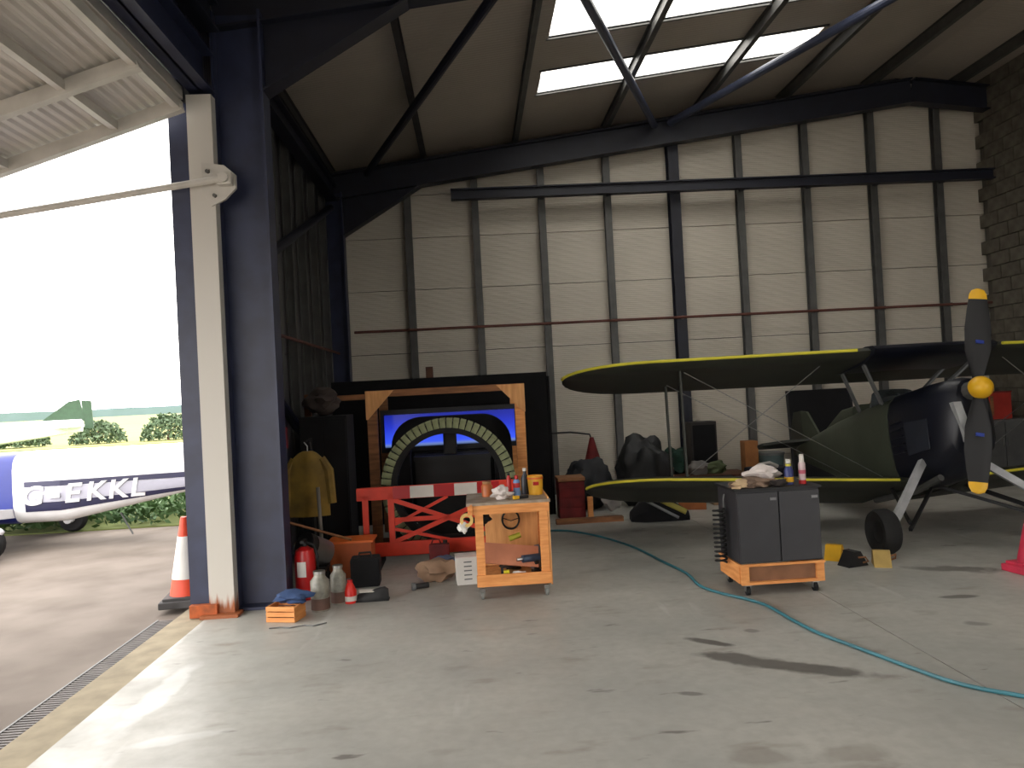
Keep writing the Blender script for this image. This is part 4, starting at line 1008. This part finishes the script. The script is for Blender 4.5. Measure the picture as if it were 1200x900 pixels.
tag(G().ball((0, 0, .05), .11, (1.1, .8, .5), 3, .8, 31).build('white_rag', paper, smooth=True), 'crumpled white rag heaped on top of black cabinet', 'rag', loc=(kx-.03, ky+.2, KT+.03))
tag(G().ball((0, 0, .03), .1, (1.5, .8, .42), 3, .8, 33).build('brown_rag', mat('brown grey rag', (128, 106, 90), .9, var=.2), smooth=True), 'brown grey rag along left of black cabinet top', 'rag', loc=(kx-.16, ky+.06, KT+.005))
tag(G().ball((0, 0, .03), .06, (1.2, .8, .6), 3, .6, 35).build('tan_paper', mat('tan paper', (206, 178, 140), .8), smooth=True), 'tan paper scrap at left front corner of black cabinet top', 'paper', loc=(kx-.28, ky+.02, KT+.005))
tag(G().ball((0, 0, .03), .055, (1.3, .7, .5), 3, .6, 37).build('dark_rag', mat('dark brown cloth', (48, 40, 38), .9), smooth=True), 'dark brown rag at front middle of black cabinet top', 'rag', loc=(kx+.03, ky-.0, KT+.005))
t_ = thing('spray_bottle', 'blue and yellow bottle with white cap on black cabinet', 'bottle', (kx+.15, ky+.1, KT))
G().lathe([(.034, 0), (.036, .11), (.02, .15), (.016, .17)], seg=20).build('body', mat('dark blue plastic', (44, 54, 116), .4), t_, smooth=True); G().lathe([(.02, .17), (.02, .2)], seg=12).build('cap', white, t_); G().lathe([(.0365, .02), (.0365, .06)], seg=20).build('label_band', yellow, t_); G().lathe([(.022, .145), (.022, .165)], seg=14).build('collar', mat('lemon collar', (206, 196, 60), .5), t_)
t_ = thing('sealant_tube', 'tall white and pink tube at right of black cabinet top', 'tube', (kx+.26, ky+.1, KT))
G().lathe([(.028, 0), (.028, .15), (.024, .17)], seg=18).build('body', mat('pale pink plastic', (214, 190, 192), .45), t_, smooth=True); G().lathe([(.02, .17), (.018, .235)], seg=14).build('nozzle', whr, t_); G().lathe([(.0285, .0), (.0285, .03)], seg=18).build('base_cap', redp, t_); G().lathe([(.0285, .08), (.0285, .11)], seg=18).build('label_band', mat('pink print', (196, 90, 110), .5), t_)
sp_ = thing('spiral_hose', 'black spiral hose hanging down left side of black cabinet', 'hose', (kx-.405, ky+.2, .22))
G().tube([(.045*math.cos(a*.7), .045*math.sin(a*.7), a*.0041) for a in range(108)], .009, 6).build('coil', rubber, sp_)
G().tube([(.045, 0, .44), (.05, .02, .5), (.06, .02, .55)], .008, 6).build('hook', galv, sp_)

# ============================================================ BACK WALL CLUTTER
def X(px, Y): return at(px, 560, Y).x
YB_ = 11.55
def Zp(px, py, Y): return at(px, py, Y).z
x0, x1 = X(745, YB_), X(872, YB_); zt = Zp(800, 556, YB_)
bn = thing('low_workbench', 'long low brown timber bench along the white back wall', 'bench', ((x0+x1)/2, YB_, 0))
bw = x1-x0
for k in range(4): G().box((0, -.24+k*.16, zt-.02), (bw, .152, .04)).build('plank', brown, bn)
for sx in (-1, 0, 1):
    for y in (-.26, .26): G().box((sx*(bw/2-.06), y, (zt-.04)/2), (.08, .08, zt-.04)).build('leg', brown, bn)
G().box((0, -.29, zt-.1), (bw, .02, .1)).build('apron', redd, bn)
tag(G().ball((0, 0, 0), 1, (.36, .3, .52), 4, .35, 41).build('black_tarpaulin', mat('black tarpaulin', (24, 26, 28), .6, var=.2, bump=.3, scale=6), smooth=True), 'tall heap of black tarpaulin against white wall, behind lower wing tip', 'tarpaulin', loc=(X(756, 10.85), 10.85, .46))
tag(G().ball((0, 0, 0), 1, (.34, .28, .36), 4, .35, 43).build('dark_tarpaulin', mat('dark blue grey tarpaulin', (32, 34, 40), .7, var=.2, bump=.3, scale=6), smooth=True), 'lower dark heap of tarpaulin left of the tall black one', 'tarpaulin', loc=(X(688, 10.8), 10.78, .33))
tag(G().ball((0, 0, .1), .24, (.8, .7, .95), 3, .5, 45).build('green_cloth', greencloth, smooth=True), 'dark green cloth heap on left end of low bench', 'cloth', loc=(X(792, 11.75), 11.75, zt+.08))
z_ = Zp(700, 513, 11.6)
t_ = thing('red_cone', 'dark red pointed cone standing behind the tarpaulin heaps', 'traffic cone', (X(697, 11.7), 11.8, 0))
G().lathe([(.3, 0), (.28, .04), (.2, .3), (.03, z_)], seg=24).build('body', redd, t_, smooth=True); G().box((0, 0, .02), (.62, .62, .04)).build('base', black, t_)
tag(G().box((0, 0, .07), (.42, .25, .14), bev=.01).build('pale_box', mat('pale tan board', (206, 170, 132), .8)), 'pale tan box on low bench beside the green cloth', 'box', loc=(X(772, 11.4), 11.42, zt))
tag(G().ball((0, 0, .1), .16, (1, .8, .7), 3, .5, 47).build('grey_sack', mat('pale grey sack', (130, 126, 122), .85), smooth=True), 'pale grey sack on the low bench below tall dark box', 'sack', loc=(X(818, 11.45), 11.45, zt))
tag(G().ball((0, 0, .09), .14, (1.1, .8, .65), 3, .5, 49).build('green_bag', mat('olive green bag', (92, 104, 70), .85), smooth=True), 'olive green bag on low bench right of grey sack', 'bag', loc=(X(840, 11.45), 11.45, zt))
z_ = Zp(824, 494, 12.1)
t_ = thing('tall_dark_box', 'tall dark brown box standing beside navy wall post', 'box', (X(825, 12.15), 12.18, 0))
G().box((0, 0, z_/2), (.42, .3, z_), bev=.01).build('body', mat('dark brown laminate', (38, 34, 32), .6), t_); G().box((0, -.156, z_/2), (.36, .01, z_-.1)).build('front', blackcloth, t_)
t_ = thing('dark_cover', 'dark blue black cover with white edge on floor right of bench', 'cover', (X(900, 11.5), 11.5, 0))
zc_ = Zp(880, 548, 11.5)
G().box((0, 0, zc_/2), (.62, .4, zc_), bev=.05).build('cover', mat('blue black cover', (24, 26, 38), .7), t_); G().tube([(-.3, -.2, zc_-.0), (-.2, -.22, zc_+.06), (-.05, -.22, zc_+.08), (.08, -.2, zc_+.02)], .028).build('white_edge', white, t_)
t_ = thing('teal_bin', 'grey teal bin behind rags on the black cabinet', 'bin', (X(916, 12.0)-.1, 12.15, 0))
zc_ = Zp(916, 530, 12.0)
G().lathe([(.16, 0), (.21, zc_), (.2, zc_), (.15, .02)], seg=24).build('body', mat('grey teal plastic', (84, 104, 104), .6), t_, smooth=True); G().lathe([(.215, zc_-.04), (.22, zc_), (.2, zc_)], seg=24).build('rim', greyp, t_)
tag(G().box((0, 0, .36), (.22, .22, .72), bev=.01).build('orange_box', mat('dull orange carton', (170, 112, 64), .8)), 'dull orange carton standing left of the teal bin', 'box', loc=(X(897, 12.15)-.22, 12.2, 0))
# black leaning board
z_ = Zp(958, 456, 12.0)
t_ = thing('black_board', 'big black board leaning on back wall behind wing wires', 'board', (X(968, 11.98), 11.95, 0))
t_.rotation_euler = (-.1, 0, 0)
G().box((0, 0, z_/2), (1.06, .03, z_), bev=.004).build('board', blackcloth, t_)
for s_ in (-1, 1): G().box((s_*.52, -.02, z_/2), (.03, .02, z_)).build('edge_strip', black, t_)
# rope coils on the wall
t_ = thing('rope_coils', 'orange brown rope coils hanging on back wall behind struts', 'rope', (X(1034, 12.35), 12.36, Zp(1034, 490, 12.35)))
orp = mat('orange brown rope', (156, 104, 60), .8, var=.15)
rr_ = random.Random(3)
for k in range(7):
    r_ = .2+.05*rr_.random(); ox, oz = rr_.uniform(-.14, .14), rr_.uniform(-.12, .12)
    G().tube([(ox+r_*math.cos(a*PI/12), -.02-.02*k, oz+r_*1.25*math.sin(a*PI/12)) for a in range(24)], .018, 6, closed=True).build('coil', orp, t_)
G().cyl((0, .1, .2), (0, -.2, .2), .015).build('hook', galv, t_)
# right : grey cabinet, red box
xg = X(1186, 11.9)
t_ = thing('grey_cabinet', 'grey steel cabinet at the right by concrete block wall', 'cabinet', (min(xg, XB-.45), 11.95, 0))
zc_ = Zp(1185, 491, 11.7)
G().box((0, 0, zc_/2), (.8, .5, zc_), bev=.008).build('body', mat('mid grey steel', (88, 88, 88), .5), t_)
for s_ in (-1, 1):
    d_ = G().box((s_*.198, -.258, zc_/2), (.385, .015, zc_-.08)).build('door', mat('mid grey steel', (88, 88, 88), .5), t_); G().box((s_*.04, -.272, zc_*.6), (.014, .015, .12)).build('handle', steel, d_)
zr_ = Zp(1180, 458, 11.9)-zc_
t_ = thing('red_toolbox', 'red box on top of grey steel cabinet at right', 'box', (min(xg, XB-.45)-.05, 11.93, zc_+.001))
G().box((0, 0, zr_/2-.01), (.5, .3, zr_-.02), bev=.01).build('body', mat('brick red paint', (170, 44, 32), .5), t_); G().box((0, 0, zr_-.01), (.51, .31, .02)).build('lid', redd, t_); G().box((-.08, -.158, zr_*.5), (.05, .01, zr_*.7)).build('strap', wood_d, t_)
# floor items in front of clutter, under the wing
t_ = thing('red_chest', 'dark red chest on the floor right of the black sheet', 'chest', (X(668, 10.1), 10.15, 0))
zc_ = .55
G().box((0, 0, zc_/2-.03), (.34, .35, zc_-.06), bev=.01).build('body', redd, t_); G().box((0, 0, zc_-.03), (.36, .37, .05), bev=.01).build('lid', mat('tan lid', (150, 104, 66), .7), t_)
for k in range(3): G().box((0, -.18, .1+k*.13), (.3, .01, .11)).build('drawer', redd, t_)
tag(G().box((0, 0, .15), (.07, .05, .3)).build('timber_offcut', wood), 'short pale timber offcut standing upright in front of clutter', 'timber', loc=(X(690, 9.85), 9.85, 0))
tag(G().box((0, 0, .03), (.85, .12, .06)).build('timber_plank', wood_d), 'brown timber plank lying on floor below the dark tarpaulin', 'plank', loc=(X(688, 9.7), 9.68, 0))
tag(G().ball((0, 0, .12), .13, (.9, .7, 1.0), 3, .5, 51).build('white_bag', mat('off white bag', (168, 164, 160), .8), smooth=True), 'off white bag on floor beneath the lower wing tip', 'bag', loc=(X(715, 10.15), 10.1, .09))
t_ = thing('dark_holdall', 'dark holdall with yellow and grey tubes, on floor under wing', 'bag', (X(770, 9.6), 9.6, 0), -.1)
G().loft([[(x, y*w_, z*h) for y, z in ((-.2, 0), (-.22, .5), (-.1, 1), (.1, 1), (.22, .5), (.2, 0))] for x, w_, h in ((-.36, .6, .1), (-.2, 1, .26), (0, 1, .34), (.18, .9, .22), (.36, .7, .1))]).build('body', blackcloth, t_, smooth=True)
G().cyl((-.12, -.14, .33), (.3, -.26, .12), .035).build('tube', mat('dull yellow tube', (150, 140, 60), .6), t_, label='dull yellow tube'); G().cyl((-.2, -.2, .28), (.2, -.3, .06), .018).build('tube', greyp, t_, label='grey tube')
t_ = thing('brown_carton', 'orange brown cardboard carton on floor under the lower wing', 'box', (X(810, 10.3), 10.3, 0), -.3)
G().box((0, 0, .15), (.36, .3, .3), bev=.006).build('carton', mat('orange cardboard', (184, 112, 66), .8), t_); G().box((0, 0, .303), (.36, .14, .006)).build('flap', card, t_)
t_ = thing('pale_carton', 'pale cardboard carton right of the orange brown one', 'box', (X(842, 10.55), 10.55, 0))
G().box((0, 0, .14), (.24, .24, .28), bev=.006).build('carton', mat('pale cardboard', (176, 146, 112), .8), t_); G().box((0, 0, .283), (.24, .1, .006)).build('flap', card, t_)
t_ = thing('dark_case', 'long low black case on floor under wing, behind black cabinet', 'case', (X(915, 10.7), 10.7, 0))
G().box((0, 0, .11), (1.0, .4, .22), bev=.02).build('body', black, t_); G().box((0, 0, .225), (1.01, .41, .02)).build('lid', rubber, t_)
for sx in (-.4, .4): G().box((sx, -.205, .18), (.06, .012, .05)).build('latch', steel, t_)
t_ = thing('brown_pallet', 'brown timber pallet lying against wall behind the wheels', 'pallet', (X(1085, 11.4), 11.6, 0))
for k in range(3): G().box((-.55+k*.55, 0, .05), (.1, .8, .1)).build('bearer', wood_d, t_)
for k in range(6): G().box((0, -.36+k*.144, .112), (1.3, .11, .022)).build('slat', wood_d, t_)
tag(G().box((0, 0, .14), (1.2, .1, .28)).build('brown_board', mat('brick brown board', (140, 84, 60), .8)), 'brick brown board on edge between the biplane wheels', 'board', loc=(X(1060, 11.0), 10.95, 0))
for (px, w_, h, m_, lab, y) in ((862, .5, .32, blackcloth, 'black low box on floor between pale carton and black case', 10.95), (640, .0, 0, None, '', 0)):
    if m_: tag(G().box((0, 0, h/2), (w_, .4, h), bev=.02).build('black_box', m_), lab, 'box', loc=(X(px, y)-.25, y, 0))
# wall cable
a_ = at(647, 508, 12.3); b_ = at(692, 514, 12.3)
tag(G().tube([(0, 0, 0), ((b_.x-a_.x)*.5, 0, .0), (b_.x-a_.x, 0, -.05), (b_.x-a_.x+.08, -.02, -.3)], .014).build('wall_cable', black), 'black cable slung along the wall left of dark red cone', 'cable', loc=(a_.x, 12.38, a_.z))

# chocks and pink cone
p = fl(1010, 665)
def chock(loc, rz_, lab, m1):
    t_ = thing('wheel_chock', lab, 'chock', loc, rz_)
    G().prism([(-.11, -.07, 0), (.11, -.07, 0), (.03, -.07, .13), (-.03, -.07, .13)], (0, .14, 0)).build('block', m1, t_)
    G().tube([(0, -.07, .08), (.03, -.12, .09), (.06, -.12, .05), (.05, -.07, .03)], .008).build('rope', wood_d, t_)
chock((p.x-.03, p.y+.1, 0), .3, 'black rubber chock with rope, left of biplane wheel', rubber)
chock((p.x-.06, p.y+.38, 0), .9, 'yellow chock behind the black one by biplane wheel', yellow)
chock((p.x+.2, p.y+.04, 0), 1.2, 'tan chock touching front of the left biplane wheel', mat('tan painted wood', (190, 160, 90), .7))
p = fl(1222, 674)
cone((p.x, p.y+.1, 0), 'pinkish red traffic cone under the biplane at the right', mat('pinkish red cone', (214, 56, 84), .5), h=.5, bm=mat('pinkish red cone', (214, 56, 84), .5), bands=False, base=.16)

# blue green air hose
pts = [(640, 622), (665, 622), (700, 628), (740, 640), (775, 657), (805, 672), (820, 686), (845, 695), (875, 702), (900, 710), (930, 727), (960, 742), (1000, 757), (1040, 772), (1070, 783), (1110, 797), (1150, 807), (1200, 816), (1260, 830)]
P = [fl(a, b, .013) for a, b in pts]
sm = []
for i in range(len(P)-1):
    a, b_, c_, d = P[max(0, i-1)], P[i], P[i+1], P[min(len(P)-1, i+2)]
    for k in range(5):
        u = k/5; sm.append(.5*((2*b_)+(c_-a)*u+(2*a-5*b_+4*c_-d)*u*u+(3*b_-a-3*c_+d)*u**3))
sm.append(P[-1])
tag(G().tube([p_-P[0] for p_ in sm], .0115, 8).build('air_hose', mat('blue green hose', (54, 116, 128), .45), smooth=True), 'blue green air hose snaking across the grey painted floor', 'hose', loc=tuple(P[0]))
